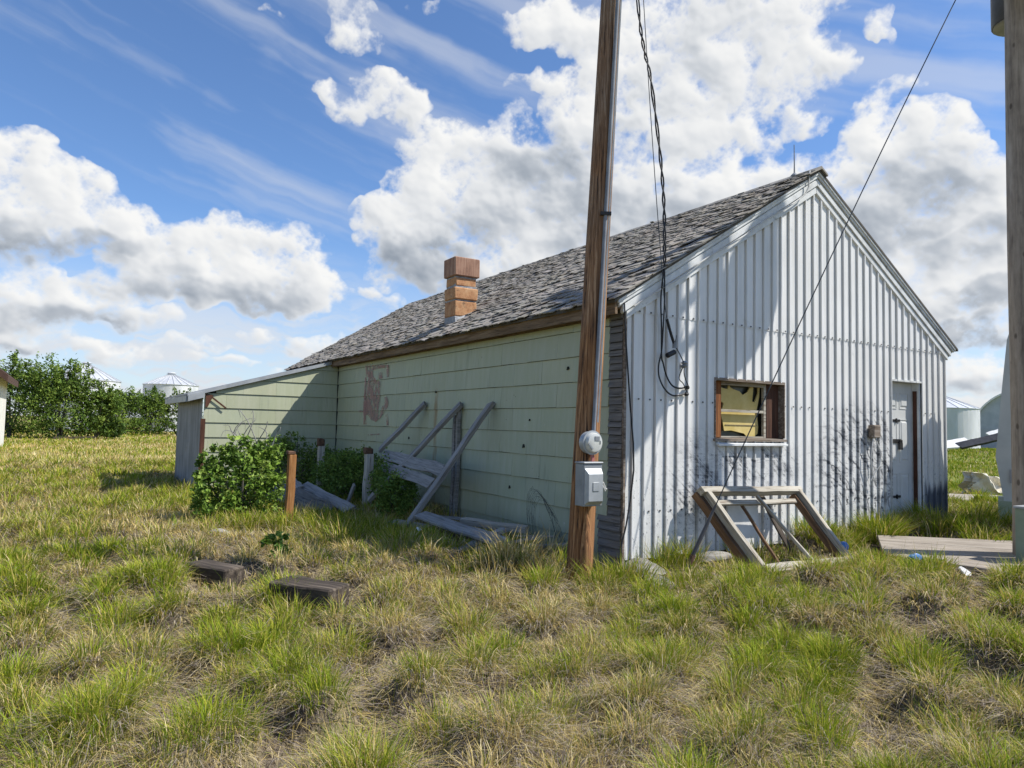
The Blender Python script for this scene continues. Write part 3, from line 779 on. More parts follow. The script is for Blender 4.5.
# --- door
d = MB(); d.box((4.70, .1, .16), (5.405, .135, 2.165))
door = d.build('door', M_door, house)
for c_ in range(2):
    u0 = 4.795 + c_ * .29
    for z0, z1 in ((.34, .92), (1.06, 1.66), (1.80, 2.03)):
        m = MB()
        # moulded panel: a sunk ring round a raised field
        m.box((u0, .094, z0), (u0 + .225, .1, z0 + .012)); m.box((u0, .094, z1 - .012), (u0 + .225, .1, z1)); m.box((u0, .094, z0 + .012), (u0 + .012, .1, z1 - .012)); m.box((u0 + .213, .094, z0 + .012), (u0 + .225, .1, z1 - .012))
        m.hexa([(u0 + .03, .1, z0 + .03), (u0 + .195, .1, z0 + .03), (u0 + .195, .1, z1 - .03), (u0 + .03, .1, z1 - .03)][::-1], [(u0 + .05, .091, z0 + .05), (u0 + .175, .091, z0 + .05), (u0 + .175, .091, z1 - .05), (u0 + .05, .091, z1 - .05)][::-1])
        m.build('door_panel', M_door, door)
for z_, w_ in ((1.64, .2), (.60, .2)):
    MB().box((4.88, .084, z_ - .016), (4.88 + w_, .093, z_ + .016)).tube([(4.98, .08, z_ - .03), (4.98, .08, z_ + .03)], .012, 6).build('hinge_strap', M_latch, door)
m = MB().box((4.87, .08, 1.33), (5.1, .092, 1.385)); m.box((5.03, .06, 1.24), (5.10, .08, 1.33)); m.tube([(5.04, .066, 1.32), (5.04, .066, 1.37), (5.09, .066, 1.37), (5.09, .066, 1.32)], .008, 6)
m.build('hasp', M_latch, door)
f = MB()
f.box((4.672, -.028, .15), (4.698, .13, 2.17)); f.box((4.672, -.028, 2.17), (5.45, .13, 2.195))
fr = f.build('door_frame', M_trim, house)
MB().box((5.407, .0, .15), (5.447, .13, 2.168)).build('jamb', M_trim, fr)
MB().box((5.398, .03, .15), (5.406, .085, 2.06)).build('weather_strip', M_redbd, fr)

# --- small service box with loose cables beside the door
bx = MB().box((4.12, -.12, 1.40), (4.27, -.035, 1.565)).build('junction_box', M_sill, house, bevel=.008)
mb = MB()
mb.tube([(4.2, -.08, 1.4), (4.22, -.1, 1.33), (4.29, -.11, 1.2), (4.27, -.1, 1.05), (4.18, -.09, .95), (4.12, -.07, .85)], .008, 6)
mb.tube([(4.16, -.08, 1.4), (4.1, -.1, 1.28), (4.09, -.09, 1.1), (4.15, -.08, .92), (4.22, -.07, .8)], .007, 6)
mb.build('loose_cable', M_wirew, bx, smooth=True)

# --- drop cable at the near corner
pts = [(-.05, -.06, 2.72), (-.03, -.06, 2.4), (.02, -.05, 2.0), (.05, -.05, 1.7), (.095, -.055, 1.3), (.10, -.06, 1.04), (.06, -.06, .75), (0, -.07, .5), (-.07, -.08, .3), (-.09, -.1, .15)]
MB().tube(pts, .009, 6).build('corner_cable', M_black, house, smooth=True)

# --- lean-to
def za(u): return 2.70 + .287 * u
hs, ts, mi = [], [], []
for r_i, (zb, zt) in enumerate(rows):
    u = -.03; u1 = u - (.3 if r_i % 2 else .61)
    while u > -2.55:
        u1 = max(u1, -2.55); tn = tint()
        k = 5
        for q in range(k):
            a = u + (u1 - u) * q / k; b = u + (u1 - u) * (q + 1) / k
            ta, tb = min(zt, za(a) - .02), min(zt, za(b) - .02)
            if r_i in (2, 3) and b < -2.35 and r_i == 2: continue
            if max(ta, tb) <= zb + .004: continue
            ta = max(ta, zb + .002); tb = max(tb, zb + .002)
            e_ = .002 if q == k - 1 else 0
            vb, vt = L1 - .022, L1 - .006
            hx([(b + e_, vb, zb), (a, vb, zb), (a, L1 + .02, zb), (b + e_, L1 + .02, zb)], [(b + e_, vt, tb), (a, vt, ta), (a, L1 + .02, ta), (b + e_, L1 + .02, tb)], tn)
        u = u1; u1 -= .61
hx([(-2.54, L1 + .025, .05), (-.02, L1 + .025, .05), (-.02, L1 + .06, .05), (-2.54, L1 + .06, .05)], [(-2.54, L1 + .025, za(-2.54) - .03), (-.02, L1 + .025, za(-.02) - .03), (-.02, L1 + .06, za(-.02) - .03), (-2.54, L1 + .06, za(-2.54) - .03)], (1, 1, 1), 1)
hex_mesh('lean_to_wall', hs, ts, [M_siding, M_gap], house, mi)
MB().box((-.03, L1 - .03, .1), (-.005, L1 - .004, 2.6)).build('inside_corner_strip', M_gap, house)
mb = MB(); v = L1 - .02; k = 0
while v < LEN:
    a, b = v, v + .05; x0 = -2.575 - (.026 if k % 2 else 0); x1 = -2.575 - (.026 if not k % 2 else 0)
    mb.add([(x0, a, .12), (x1, b, .12), (x1, b, za(-2.57) - .02), (x0, a, za(-2.57) - .02)], [(0, 3, 2, 1)])
    v = b; k += 1
mb.build('lean_to_end_wall', M_galv, house)
mb = MB()
def zslab(u0, u1, v0, v1, lo, hi, m=0): mb.hexa([(u0, v0, za(u0) + lo), (u1, v0, za(u1) + lo), (u1, v1, za(u1) + lo), (u0, v1, za(u0) + lo)], [(u0, v0, za(u0) + hi), (u1, v0, za(u1) + hi), (u1, v1, za(u1) + hi), (u0, v1, za(u0) + hi)], m)
zslab(-2.86, .0, 8.80, LEN + .1, 0, .035)
lr = mb.build('lean_to_roof', M_galv, house)
mb = MB(); zslab(-2.85, -.18, 8.785, 8.835, -.03, .037); mb.build('edge_board', M_box, lr)
mb = MB(); zslab(-2.84, -2.56, 8.74, 8.784, -.11, .0); mb.box((-2.87, 8.84, za(-2.86) - .11), (-2.8, LEN, za(-2.86) - .005)); mb.build('gutter_end', M_box, lr)
mb = MB(); mb.box((-2.60, 8.815, .1), (-2.52, 8.84, 1.46)); mb.build('lean_to_corner_board', M_redbd, house)
mb = MB(); mb.hexa([(-2.53, 8.82, 1.68), (-2.49, 8.82, 1.68), (-2.49, 8.838, 1.68), (-2.53, 8.838, 1.68)], [(-2.53, 8.82, 1.93), (-2.40, 8.82, 1.9), (-2.40, 8.838, 1.9), (-2.53, 8.838, 1.93)])
mb.bar((-2.42, 8.815, 1.86), (-2.17, 8.805, 1.665), .03, .01, (0, 1, 0)); mb.build('broken_panel', M_redbd, house)


# ------------------------------------------------------------------ terrain
def sst(t, a, b):
    t = np.clip((t - a) / (b - a), 0, 1); return t * t * (3 - 2 * t)
RES = .03; GX0, GY0, GX1, GY1 = -13.0, -7.5, 13.0, 19.0
gnx, gny = int((GX1 - GX0) / RES), int((GY1 - GY0) / RES)
bump = np.zeros((gny, gnx), np.float32)
camx, camy = cam_loc.x, cam_loc.y
TUS = []                                        # tussocks: x, y, radius, height, greenness
HOUSE_RECTS = [(-.05, -.05, 6.15, 12.3), (-2.65, 8.8, 0, 12.3)]
def in_house(x, y, pad=0):
    return any(a - pad < x < c + pad and b - pad < y < d_ + pad for a, b, c, d_ in HOUSE_RECTS)
tr = random.Random(5)
def in_view(x, y, lim=.82, back=1.5):
    dx, dy = x - camx, y - camy
    f = dx * .528 + dy * .849; s = dx * .849 - dy * .528
    return f > -.2 and abs(s) < f * lim + back
tries = 0
while len(TUS) < 1700 and tries < 70000:
    tries += 1
    x = tr.uniform(GX0 + 1, GX1 - 1); y = tr.uniform(GY0 + .5, GY1 - 1)
    dd = math.hypot(x - camx, y - camy)
    if not in_view(x, y) or in_house(x, y, .0) or (2.3 < x < 4.8 and -2.4 < y < -.2) or (-.55 < x < 2.6 and -1.15 < y < 0) or (abs((y - 1.22) + (x + 3.62) * 1.5) < .62 and -3.85 < x < -2.6): continue
    if tr.random() > min(1, 9 / max(dd, 4)): continue
    r = tr.uniform(.15, .30) * (.85 + .02 * dd)
    if any((x - a) ** 2 + (y - b) ** 2 < (.57 * (r + c)) ** 2 for a, b, c, _, _ in TUS[-400:]): continue
    TUS.append((x, y, r, tr.uniform(.07, .21) * (1 if y < 2 else .6), tr.random()))
for x, y, r, h, g in TUS:
    i0 = int((x - GX0 - 2.2 * r) / RES); i1 = int((x - GX0 + 2.2 * r) / RES); j0 = int((y - GY0 - 2.2 * r) / RES); j1 = int((y - GY0 + 2.2 * r) / RES)
    i0, j0 = max(i0, 0), max(j0, 0)
    xs = GX0 + (np.arange(i0, min(i1, gnx)) + .5) * RES; ys = GY0 + (np.arange(j0, min(j1, gny)) + .5) * RES
    if len(xs) == 0 or len(ys) == 0: continue
    q = ((xs[None, :] - x) ** 2 + (ys[:, None] - y) ** 2) / (r * r)
    bump[j0:j0 + len(ys), i0:i0 + len(xs)] = np.maximum(bump[j0:j0 + len(ys), i0:i0 + len(xs)], h * np.exp(-(q * .95) ** 1.5))
def zg(x, y):
    """ground height; arrays or scalars"""
    x = np.asarray(x, np.float64); y = np.asarray(y, np.float64)
    dd = np.hypot(x - camx, y - camy)
    z = .10 - .10 * (1 - sst(dd, 3.6, 7.6)) - .10 * (1 - sst(x, -1.0, .8)) * (1 - sst(dd, 16, 26)) - .06 * sst(dd, 20, 60)
    und = vnoise(np.abs(x * .55 + 90), np.abs(y * .55 + 90), 31) - .5
    und2 = vnoise(np.abs(x * 2.1 + 90), np.abs(y * 2.1 + 90), 32) - .5
    z = z + und * .07 * sst(dd, 2, 6) + und2 * .03
    z = z - .10 * np.exp(-(((x - 3.5) / .9) ** 2 + ((y + 1.25) / .7) ** 2) ** 2)
    ix = np.clip(((x - GX0) / RES).astype(int), 0, gnx - 1); iy = np.clip(((y - GY0) / RES).astype(int), 0, gny - 1)
    ok = (x > GX0) & (x < GX1) & (y > GY0) & (y < GY1)
    return z + np.where(ok, bump[iy, ix], 0)
def G(x, y): return float(zg(x, y))

# ------------------------------------------------------------------ left, leaning utility pole
TW = Vector((-.527, -.848, 0)); RT = Vector((.848, -.529, 0))      # towards the path, and across
def pax(z): return Vector((-.642 + .052 * z, -.158, z))
p = thing('utility_pole', 'leaning brown utility pole with electric meter and grey switch box', 'utility pole', tuple(pax(.1)))
pts = [pax(z) for z in (-.3, .2, .5, 1.0, 1.6, 2.4, 3.4, 4.6, 6, 7.5, 9.2)]
mb = MB().tube(pts, [.125, .12, .118, .116, .114, .112, .11, .106, .10, .094, .088], 20)
pole = mb.build('pole', M_pole, p, smooth=True)
for v_ in pole.data.vertices:
    a = math.atan2(v_.co.y + .158, v_.co.x - pax(v_.co.z).x); k = 1 + .025 * math.sin(a * 7 + v_.co.z * .7) + .02 * math.sin(a * 13)
    if v_.co.z < 1.1 and -2.3 < a < -1.75: k -= .28 * (1.1 - v_.co.z)
    c0 = pax(v_.co.z); v_.co.x = c0.x + (v_.co.x - c0.x) * k; v_.co.y = c0.y + (v_.co.y - c0.y) * k
mb = MB(); mb.tube([pax(-.2) + TW * .10 + RT * .035, pax(.35) + TW * .105 + RT * .035, pax(.72) + TW * .085 + RT * .03], [.06, .055, .02], 10)
mb.build('splint', M_pole, p, smooth=True)
cv = lambda z: pax(z) + RT * .048 + TW * .118
mb = MB().tube([cv(z) for z in (1.36, 2, 4, 6, 8.9)], .019, 10)
mb.build('conduit', M_pipe, p, smooth=True)
for z in (3.46, 6.8): MB().bar(cv(z) - RT * .05, cv(z) + RT * .05, .03, .052, TW).build('pipe_strap', M_black, p)
mb = MB(); mb.bar(cv(1.5) + RT * .034 - TW * .004, cv(8.9) + RT * .034 - TW * .004, .014, .018, TW); mb.build('moulding_strip', M_wirew, p)
# meter: socket cup and glass, facing the gable side
mc = Vector((-.645, -.27, 1.315))
def ring(mb, prof, n=24, m=0):
    o = len(mb.v)
    for r, d in prof:
        for k in range(n):
            t = 2 * math.pi * k / n; mb.v.append((mc.x + r * math.cos(t), mc.y - d, mc.z + r * math.sin(t)))
    for i in range(len(prof) - 1):
        for k in range(n):
            k2 = (k + 1) % n; mb.f.append((o + i * n + k, o + i * n + k2, o + (i + 1) * n + k2, o + (i + 1) * n + k)); mb.m.append(m)
    mb.f.append(tuple(o + (len(prof) - 1) * n + k for k in range(n))); mb.m.append(m)
    return mb
meter = ring(MB(), [(.07, -.03), (.1, .0), (.103, .055), (.11, .06), (.11, .075), (.09, .078)]).build('meter', M_box, p, smooth=True)
M_face = simple('grey_meter_glass', (.42, .43, .41), (.6, .61, .58), 14, .2, 0, .02, .7)
ring(MB(), [(.092, .076), (.09, .098), (.08, .112), (.05, .118), (.012, .12)]).build('meter_cover', M_face, meter, smooth=True)
mb = MB(); mb.box((mc.x - .012, mc.y - .124, mc.z + .018), (mc.x + .04, mc.y - .112, mc.z + .058)); mb.bar((mc.x - .075, mc.y - .112, mc.z - .005), (mc.x - .035, mc.y - .117, mc.z - .058), .014, .01, (0, 1, 0)); mb.box((mc.x + .045, mc.y - .122, mc.z - .01), (mc.x + .055, mc.y - .11, mc.z + .02))
mb.build('register', M_boxd, meter)
mb = MB(); mb.tube([(-.635, -.31, 1.215), (-.628, -.32, 1.17), (-.64, -.32, 1.12)], .014, 6); mb.tube([(-.61, -.30, 1.22), (-.605, -.31, 1.17), (-.615, -.31, 1.12)], .012, 6)
M_pink = simple('faded_red_wire', (.36, .13, .11), (.46, .2, .17), 8, .6)
mb.build('meter_wire', M_pink, meter, smooth=True)
sb = MB(); sb.box((-.785, -.40, .752), (-.575, -.272, 1.128)); sb.box((-.792, -.41, 1.128), (-.568, -.268, 1.145))
sbx = sb.build('switch_box', M_boxd, p, bevel=.006)
mb = MB(); a0 = [(-.78, -.402, .765), (-.59, -.402, .765), (-.59, -.402, 1.09), (-.78, -.402, 1.09)]; b0 = [(-.765, -.448, .80), (-.605, -.448, .80), (-.605, -.448, 1.04), (-.765, -.448, 1.04)]
mb.hexa(a0, b0); mb.box((-.72, -.4535, .89), (-.65, -.449, .97)); mb.build('box_cover', M_box, sbx, bevel=.012)
mb = MB(); mb.tube([(-.57, -.36, .97), (-.53, -.36, .955), (-.5, -.36, .90), (-.49, -.36, .895)], .007, 6); mb.tube([(-.57, -.36, .945), (-.535, -.36, .925), (-.505, -.36, .88)], .006, 6); mb.build('switch_lever', M_white, sbx, smooth=True)

# ------------------------------------------------------------------ right pole with transformers
PX, PY = 3.965, -1.902
t = thing('utility_pole', 'pale upright utility pole carrying dark transformers at the right edge of the yard', 'utility pole', (PX, PY, .1))
mb = MB().tube([(PX + .012 * math.sin(z * 1.3), PY, z) for z in (-.3, .15, .6, 1.5, 2.5, 3.5, 4.8, 6, 7.5, 9.4)], [.155, .153, .15, .147, .144, .141, .138, .134, .13, .126], 22)
mb.build('pole', M_pole2, t, smooth=True)
def can(x, y, zb, flip):
    m = MB().lathe((x, y, zb), [(.262, .0), (.272, .012), (.272, .9), (.282, .91), (.282, .95), (.25, .99), (.06, 1.03)], 24)
    c_ = m.build('transformer', M_can, t, smooth=True)
    MB().lathe((x, y, zb - .012), [(.24, 0), (.255, .006), (.255, .0115)], 24).build('can_base', M_canb, c_, smooth=True)
    for a in (-.5, .6):
        m = MB().lathe((x + .14 * math.cos(a + flip), y + .14 * math.sin(a + flip), zb + .98), [(.05, 0), (.03, .04), (.055, .07), (.03, .1), (.055, .13), (.03, .16), (.05, .19), (.02, .24), (.012, .34)], 12)
        m.build('bushing', M_porc, c_, smooth=True)
    for hh in (.3, .75): MB().bar((PX, PY, zb + hh), (x, y, zb + hh), .1, .05).build('bracket', M_can, c_)
can(4.40, -1.73, 6.2, 0)
can(3.54, -2.22, 6.3, 2.5)
mb = MB(); mb.bar((PX - .22, PY - 1.1, 8.55), (PX + .2, PY + 1.1, 8.55), .09, .12); mb.build('crossarm', M_pole2, t)

GB = thing('pole_box', 'green painted wooden box with white corner strip at foot of the pale pole', 'box', (3.64, -2.06, .1))
MB().box((3.53, -2.18, .0), (3.75, -1.95, .73)).build('box_body', M_greenbox, GB, bevel=.006)
MB().box((3.515, -2.195, .73), (3.765, -1.94, .75)).build('box_lid', M_box, GB)
MB().box((3.751, -2.186, .0), (3.768, -2.15, .725)).build('corner_strip', M_white, GB)

# guy wire of the right pole
gt = thing('guy_wire', 'thin taut steel guy wire slanting across the white gable to the ground', 'wire', (.42, -.42, .1))
A_g = Vector((.42, -.41, .02)); B_g = Vector((PX - .1, PY + .03, 7.45))
pts = []
for i in range(25):
    s_ = i / 24; q = A_g.lerp(B_g, s_); q.z += .10 * math.sin(math.pi * s_); pts.append(q)
MB().tube(pts, .0065, 6).build('strand', M_steelw, gt, smooth=True)
MB().tube([A_g.lerp(B_g, s_) + Vector((0, 0, .10 * math.sin(math.pi * s_))) for s_ in (0, .03, .06, .09)], [.02, .02, .019, .012], 8).build('guy_guard', M_can, gt, smooth=True)
MB().tube([A_g - (B_g - A_g).normalized() * .25, A_g.lerp(B_g, .02)], .012, 6).tube([A_g.lerp(B_g, .018), A_g.lerp(B_g, .03)], .026, 8).build('anchor_rod', M_rusty, gt)

# ------------------------------------------------------------------ service cable hanging from the left pole
sv = thing('service_cable', 'black electric cables hanging in loops down the left side of white gable', 'cable', (.43, -.12, 3.1))
def cr(pts, n=8):
    """Catmull-Rom through points"""
    P_ = [Vector(q) for q in pts]; P_ = [P_[0] * 2 - P_[1]] + P_ + [P_[-1] * 2 - P_[-2]]; o = []
    for i in range(1, len(P_) - 2):
        for k in range(n):
            t_ = k / n; a, b, c_, d_ = P_[i - 1:i + 3]
            o.append(.5 * ((2 * b) + (c_ - a) * t_ + (2 * a - 5 * b + 4 * c_ - d_) * t_ ** 2 + (3 * b - 3 * c_ + d_ - a) * t_ ** 3))
    return o + [P_[-2]]
main = cr([(-.20, -.16, 8.7), (-.14, -.12, 7.4), (.035, -.11, 5.815), (.12, -.11, 5.35), (.224, -.11, 5.03), (.36, -.11, 4.3), (.42, -.11, 3.81), (.432, -.115, 3.4), (.43, -.12, 3.13)])
for ph in (0, math.pi):
    tw = [q + Vector((.012 * math.cos(i * .9 + ph), .012 * math.sin(i * .9 + ph), 0)) for i, q in enumerate(main)]
    MB().tube(tw, .0085, 6).build('strand', M_black, sv, smooth=True)
l1 = cr([(.43, -.12, 3.15), (.405, -.10, 2.8), (.425, -.09, 2.5), (.44, -.08, 2.2), (.46, -.08, 2.13), (.52, -.07, 2.0), (.60, -.07, 1.905), (.7, -.07, 1.88), (.82, -.05, 1.895)])
MB().tube(l1, .009, 6).tube([l1[-1], l1[-1] + Vector((.035, .0, .0))], .02, 8).build('strand', M_black, sv, smooth=True)
l2 = cr([(.43, -.12, 3.15), (.455, -.1, 2.8), (.44, -.1, 2.5), (.43, -.09, 2.25), (.40, -.08, 2.10), (.42, -.07, 1.98), (.50, -.07, 1.86), (.62, -.07, 1.80), (.81, -.05, 1.825)])
MB().tube(l2, .0085, 6).tube([l2[-1], l2[-1] + Vector((.035, .0, .0))], .02, 8).build('strand', M_black, sv, smooth=True)
thin = cr([(-.2, -.16, 8.4), (.02, -.15, 6.4), (.17, -.14, 4.95), (.30, -.13, 3.8), (.40, -.12, 3.05), (.455, -.1, 2.75), (.50, -.1, 2.55)])
MB().tube(thin, .0045, 5).build('messenger_wire', M_steelw, sv, smooth=True)
MB().tube(cr([(.49, -.10, 2.58), (.545, -.1, 2.44), (.60, -.10, 2.32)]), .015, 7).build('splice', M_black, sv, smooth=True)
mb = MB().tube(cr([(.60, -.1, 2.32), (.68, -.09, 2.24), (.775, -.07, 2.14)]), .006, 5); mb.tube(cr([(.775, -.07, 2.14), (.70, -.07, 1.99), (.76, -.07, 1.93), (.83, -.06, 1.84)]), .0055, 5); mb.tube(cr([(.775, -.07, 2.14), (.775, -.07, 2.02), (.84, -.07, 1.9)]), .0055, 5); mb.tube([(.60, -.1, 2.32), (.67, -.06, 2.43)], .004, 5)
mb.build('messenger_wire', M_steelw, sv, smooth=True)
MB().tube([(.50, -.1, 2.205), (.60, -.1, 2.25)], .027, 9).build('connector', M_black, sv, smooth=True)
mb = MB().lathe((.785, -.06, 2.10), [(.02, 0), (.036, .02), (.02, .035), (.036, .05), (.02, .07)], 10); mb.tube([(.785, -.06, 2.1), (.785, 0, 2.12)], .01, 6)
MB().tube([(.60, -.1, 2.29), (.60, -.1, 2.35)], .022, 8).build('wire_clamp', M_boxd, sv, smooth=True)
mb.build('insulator', M_boxd, sv, smooth=True)

# ------------------------------------------------------------------ planks and timbers
def plank(name, p0, p1, w_, t_, m, nrm=(0, 0, 1), parent=None, label=None, cat=None, group=None, chip=True, bevel=.003):
    p0 = Vector(p0); p1 = Vector(p1); d = p1 - p0; L = d.length; d.normalize()
    n = Vector(nrm); n = (n - d * n.dot(d)).normalized(); a = n.cross(d)
    mw = Matrix((d, a, n)).transposed().to_4x4(); mw.translation = p0
    mb = MB(); k = 7
    st = []
    for i in range(k + 1):
        x = L * i / k; e_ = rng.normal(0, .02) * L if i in (0, k) and chip else 0
        wv = rng.normal(0, .035) * w_; bow = .004 * math.sin(i * 1.3) * L
        st.append([(x + e_ * .3, -w_ / 2 + wv, -t_ / 2 + bow), (x - e_ * .3, w_ / 2 + wv, -t_ / 2 + bow), (x - e_ * .3, w_ / 2 + wv, t_ / 2 + bow), (x + e_ * .3, -w_ / 2 + wv, t_ / 2 + bow)])
    vs_ = [q for s in st for q in s]; fs = [(3, 2, 1, 0), tuple(4 * k + i for i in range(4))]
    for i in range(k):
        for j in range(4):
            j2 = (j + 1) % 4; fs.append((4 * i + j, 4 * i + j2, 4 * i + 4 + j2, 4 * i + 4 + j))
    mb.add(vs_, fs)
    o = mb.build(name, m, parent, bevel=bevel, mw=mw)
    if label: tag(o, label, cat or 'plank', group)
    return o

# leaning rack: three rails and two cross boards against the green wall
rk = thing('timber_rack', 'broken grey timber rack of three sloping rails leaning on the green wall', 'rack', (-.7, 3.6, .1))
plank('rail', (-.055, 2.50, 1.735), (-1.145, 2.77, .07), .10, .055, M_grey, (-1, 0, .6), rk)
plank('rail', (-.055, 3.33, 1.735), (-.93, 4.45, .33), .10, .055, M_grey, (-1, 0, .6), rk)
plank('rail', (-.055, 4.51, 1.765), (-.50, 5.18, 1.02), .10, .055, M_grey, (-1, 0, .6), rk)
plank('cross_board', (-.54, 4.95, .97), (-.62, 2.72, .86), .17, .025, M_grey, (-1, 0, .62), rk)
plank('cross_board', (-.64, 4.75, .82), (-.73, 2.80, .70), .15, .025, M_grey, (-1, 0, .62), rk)
dk = thing('timber', 'pair of dark upright timbers standing against the green wall behind the rack', 'timber', (-.06, 3.3, .1))
plank('stud', (-.05, 3.40, 1.74), (-.09, 3.36, .0), .055, .05, M_greyz, (-1, 0, 0), dk)
plank('stud', (-.05, 3.50, 1.58), (-.10, 3.46, .0), .06, .05, M_greyz, (-1, 0, 0), dk)

# heap of boards along the foot of the green wall
BG = 'loose boards at the foot of the green wall'
plank('board', (-1.02, 2.50, .36), (-1.02, .60, .31), .17, .03, M_grey, (-.3, 0, 1), None, 'wide grey board lying nearly level in the heap under the rack', 'board', BG)
plank('board', (-.70, 2.0, .33), (-.36, 1.15, .32), .08, .07, M_pale, (-.2, 0, 1), None, 'pale rounded board next to the green wall behind the wide grey board', 'board', BG)
plank('board', (-1.55, 1.0, .10), (-.72, 1.02, .36), .10, .04, M_grey, (0, 0, 1), None, 'grey board sloping up out of the grass over the heap end', 'board', BG)
plank('board', (-1.30, 1.75, .13), (-.95, 1.10, .20), .09, .035, M_grey, (0, .3, 1), None, 'short grey board low in grass under the wide board', 'board', BG)
plank('board', (-.62, 3.2, .25), (-.42, 2.55, .27), .09, .03, M_grey, (0, 0, 1), None, 'dull board stub beside the dark upright timbers', 'board', BG)
plank('board', (-.50, 1.15, .26), (-.2, .84, .28), .07, .02, M_pale, (0, .2, 1), None, 'thin whitish board scrap near the leaning pole', 'board', BG)
plank('board', (-.62, .88, .20), (-.14, .52, .24), .10, .03, M_grey, (.1, 0, 1), None, 'weathered board half buried right behind the leaning pole', 'board', BG)
plank('board', (-1.0, 3.4, .16), (-.7, 1.6, .19), .16, .03, M_grey, (-.2, 0, 1), None, 'dark grey board buried under the rack foot', 'board', BG)
plank('board', (-1.12, .95, .2), (-.55, .72, .30), .06, .03, M_greyz, (0, .2, 1), None, 'narrow splintered board crossing the heap end by the pole', 'board', BG)
plank('board', (-.9, 2.4, .22), (-.95, 1.5, .2), .2, .03, M_tie, (-.3, 0, 1), None, 'dark board added to deepen the shade under the wide grey board in the heap', 'board', BG)  # dark filler laid in to deepen the shade beneath the heap
BP = 'boards dumped behind the orange post'
plank('board', (-1.45, 6.9, .46), (-1.55, 5.9, .40), .17, .03, M_grey, (-.4, -.3, 1), None, 'short light grey board on top of the dumped pile behind the orange post', 'board', BP)
plank('board', (-1.42, 6.15, .42), (-1.25, 4.35, .22), .19, .03, M_grey, (-.5, -.2, 1), None, 'long light grey board sliding down the dumped pile', 'board', BP)
plank('board', (-1.75, 6.6, .36), (-1.55, 4.5, .17), .36, .03, M_dkgrey, (-.7, -.2, 1), None, 'broad dark grey board facing the yard in the dumped pile', 'board', BP)
plank('board', (-1.05, 5.15, .12), (-.98, 4.95, .52), .07, .03, M_grey, (-1, 0, 0), None, 'small grey board stub sticking up between two posts', 'board', BP)
plank('board', (-1.15, 4.9, .17), (-.62, 4.2, .17), .07, .03, M_grey, (0, 0, 1), None, 'thin grey board flat under the shrub by the rack', 'board', BP)

# three standing posts
def post(nm, x, y, zt, w_, m, label, topm, top):
    r = thing(nm, label, 'post', (x, y, .1), 'old posts left of the rack')
    plank('shaft', (x, y, -.1), (x + .015, y, zt), w_, w_, m, (0, -1, 0), r, chip=False, bevel=.008)
    h = w_ / 2 + .003
    mb = MB(); mb.hexa([(x - h, y - h, zt - .0), (x + h, y - h, zt), (x + h, y + h, zt), (x - h, y + h, zt)], [(x - h, y - h, zt + top), (x + h, y - h, zt + top * .8), (x + h, y + h, zt + top * .9), (x - h, y + h, zt + top)])
    mb.build('post_cap', topm, r, bevel=.008)
M_orpost = m_wood('orange_weathered_post', (.07, .035, .02), (.33, .15, .05), (.46, .26, .12), (1, 0, 0))
M_whpost = m_wood('flaking_white_post', (.12, .1, .08), (.42, .40, .36), (.6, .58, .53), (1, 0, 0))
post('fence_post', -2.10, 4.35, 1.0, .10, M_orpost, 'short orange brown post beside the bright green shrub', M_rusty, .05)
post('fence_post', -.66, 7.75, 1.0, .11, M_whpost, 'pale post with a rusty top nearest the lean-to wall', M_rusty, .15)
post('fence_post', -.78, 4.95, .98, .115, M_whpost, 'whitish post with brown and white top beside the rack', M_rusty, .10)

# ------------------------------------------------------------------ old window frame leaning on the gable
TL, TR = Vector((.93, -.16, .84)), Vector((2.50, -.16, .80)); BL, BR = Vector((1.12, -.83, .03)), Vector((2.34, -1.0, .04))
fn = (TR - TL).cross(BL - TL).normalized()
if fn.y > 0: fn = -fn
def fp(s, q, d=0): return (TL.lerp(TR, s)).lerp(BL.lerp(BR, s), q) + fn * d
fr_ = thing('window_frame', 'old cream and brown window frame leaning on the white gable below the window', 'window frame', tuple((BL + BR) / 2))
plank('top_rail', fp(-.02, .03), fp(1.01, .03), .07, .09, M_frame, fn, fr_)
plank('stile', fp(.025, .0), fp(.025, 1.04), .058, .09, M_frame, fn, fr_)
plank('stile', fp(.975, .0), fp(.975, 1.03), .055, .09, M_frame, fn, fr_)
plank('bottom_rail', fp(.02, .92, .02), fp(1.02, .92, .02), .09, .09, M_frame, fn, fr_)
plank('side_casing', fp(-.012, .01, -.075), fp(-.012, .99, -.075), .06, .085, M_frameb, fn, fr_)
plank('side_casing', fp(.94, .05, -.05), fp(.955, .98, -.05), .028, .08, M_frameb, fn, fr_)
plank('inner_rail', fp(.08, .14, -.05), fp(.93, .14, -.05), .055, .035, M_frame, fn, fr_)
plank('glazing_bar', fp(.50, .09, .0), fp(.60, 1.0, .0), .026, .035, M_frame, fn, fr_)
plank('glazing_bar', fp(.36, .14, -.08), fp(.30, .92, -.08), .026, .03, M_frameb, fn, fr_)
lw = plank('board', (1.98, -.07, .74), (2.17, -.33, .12), .075, .02, M_tie, (0, -1, .3), None, 'dark splintered board standing inside the leaning window frame', 'board')
gl = MB().hexa([(1.44, -.08, .15), (1.98, -.08, .15), (1.98, -.06, .15), (1.44, -.06, .15)], [(1.44, -.07, .70), (1.92, -.07, .70), (1.92, -.05, .70), (1.44, -.05, .70)]).build('sheet', M_white)
tag(gl, 'white sheet offcut propped on the gable behind the leaning window frame', 'sheet')

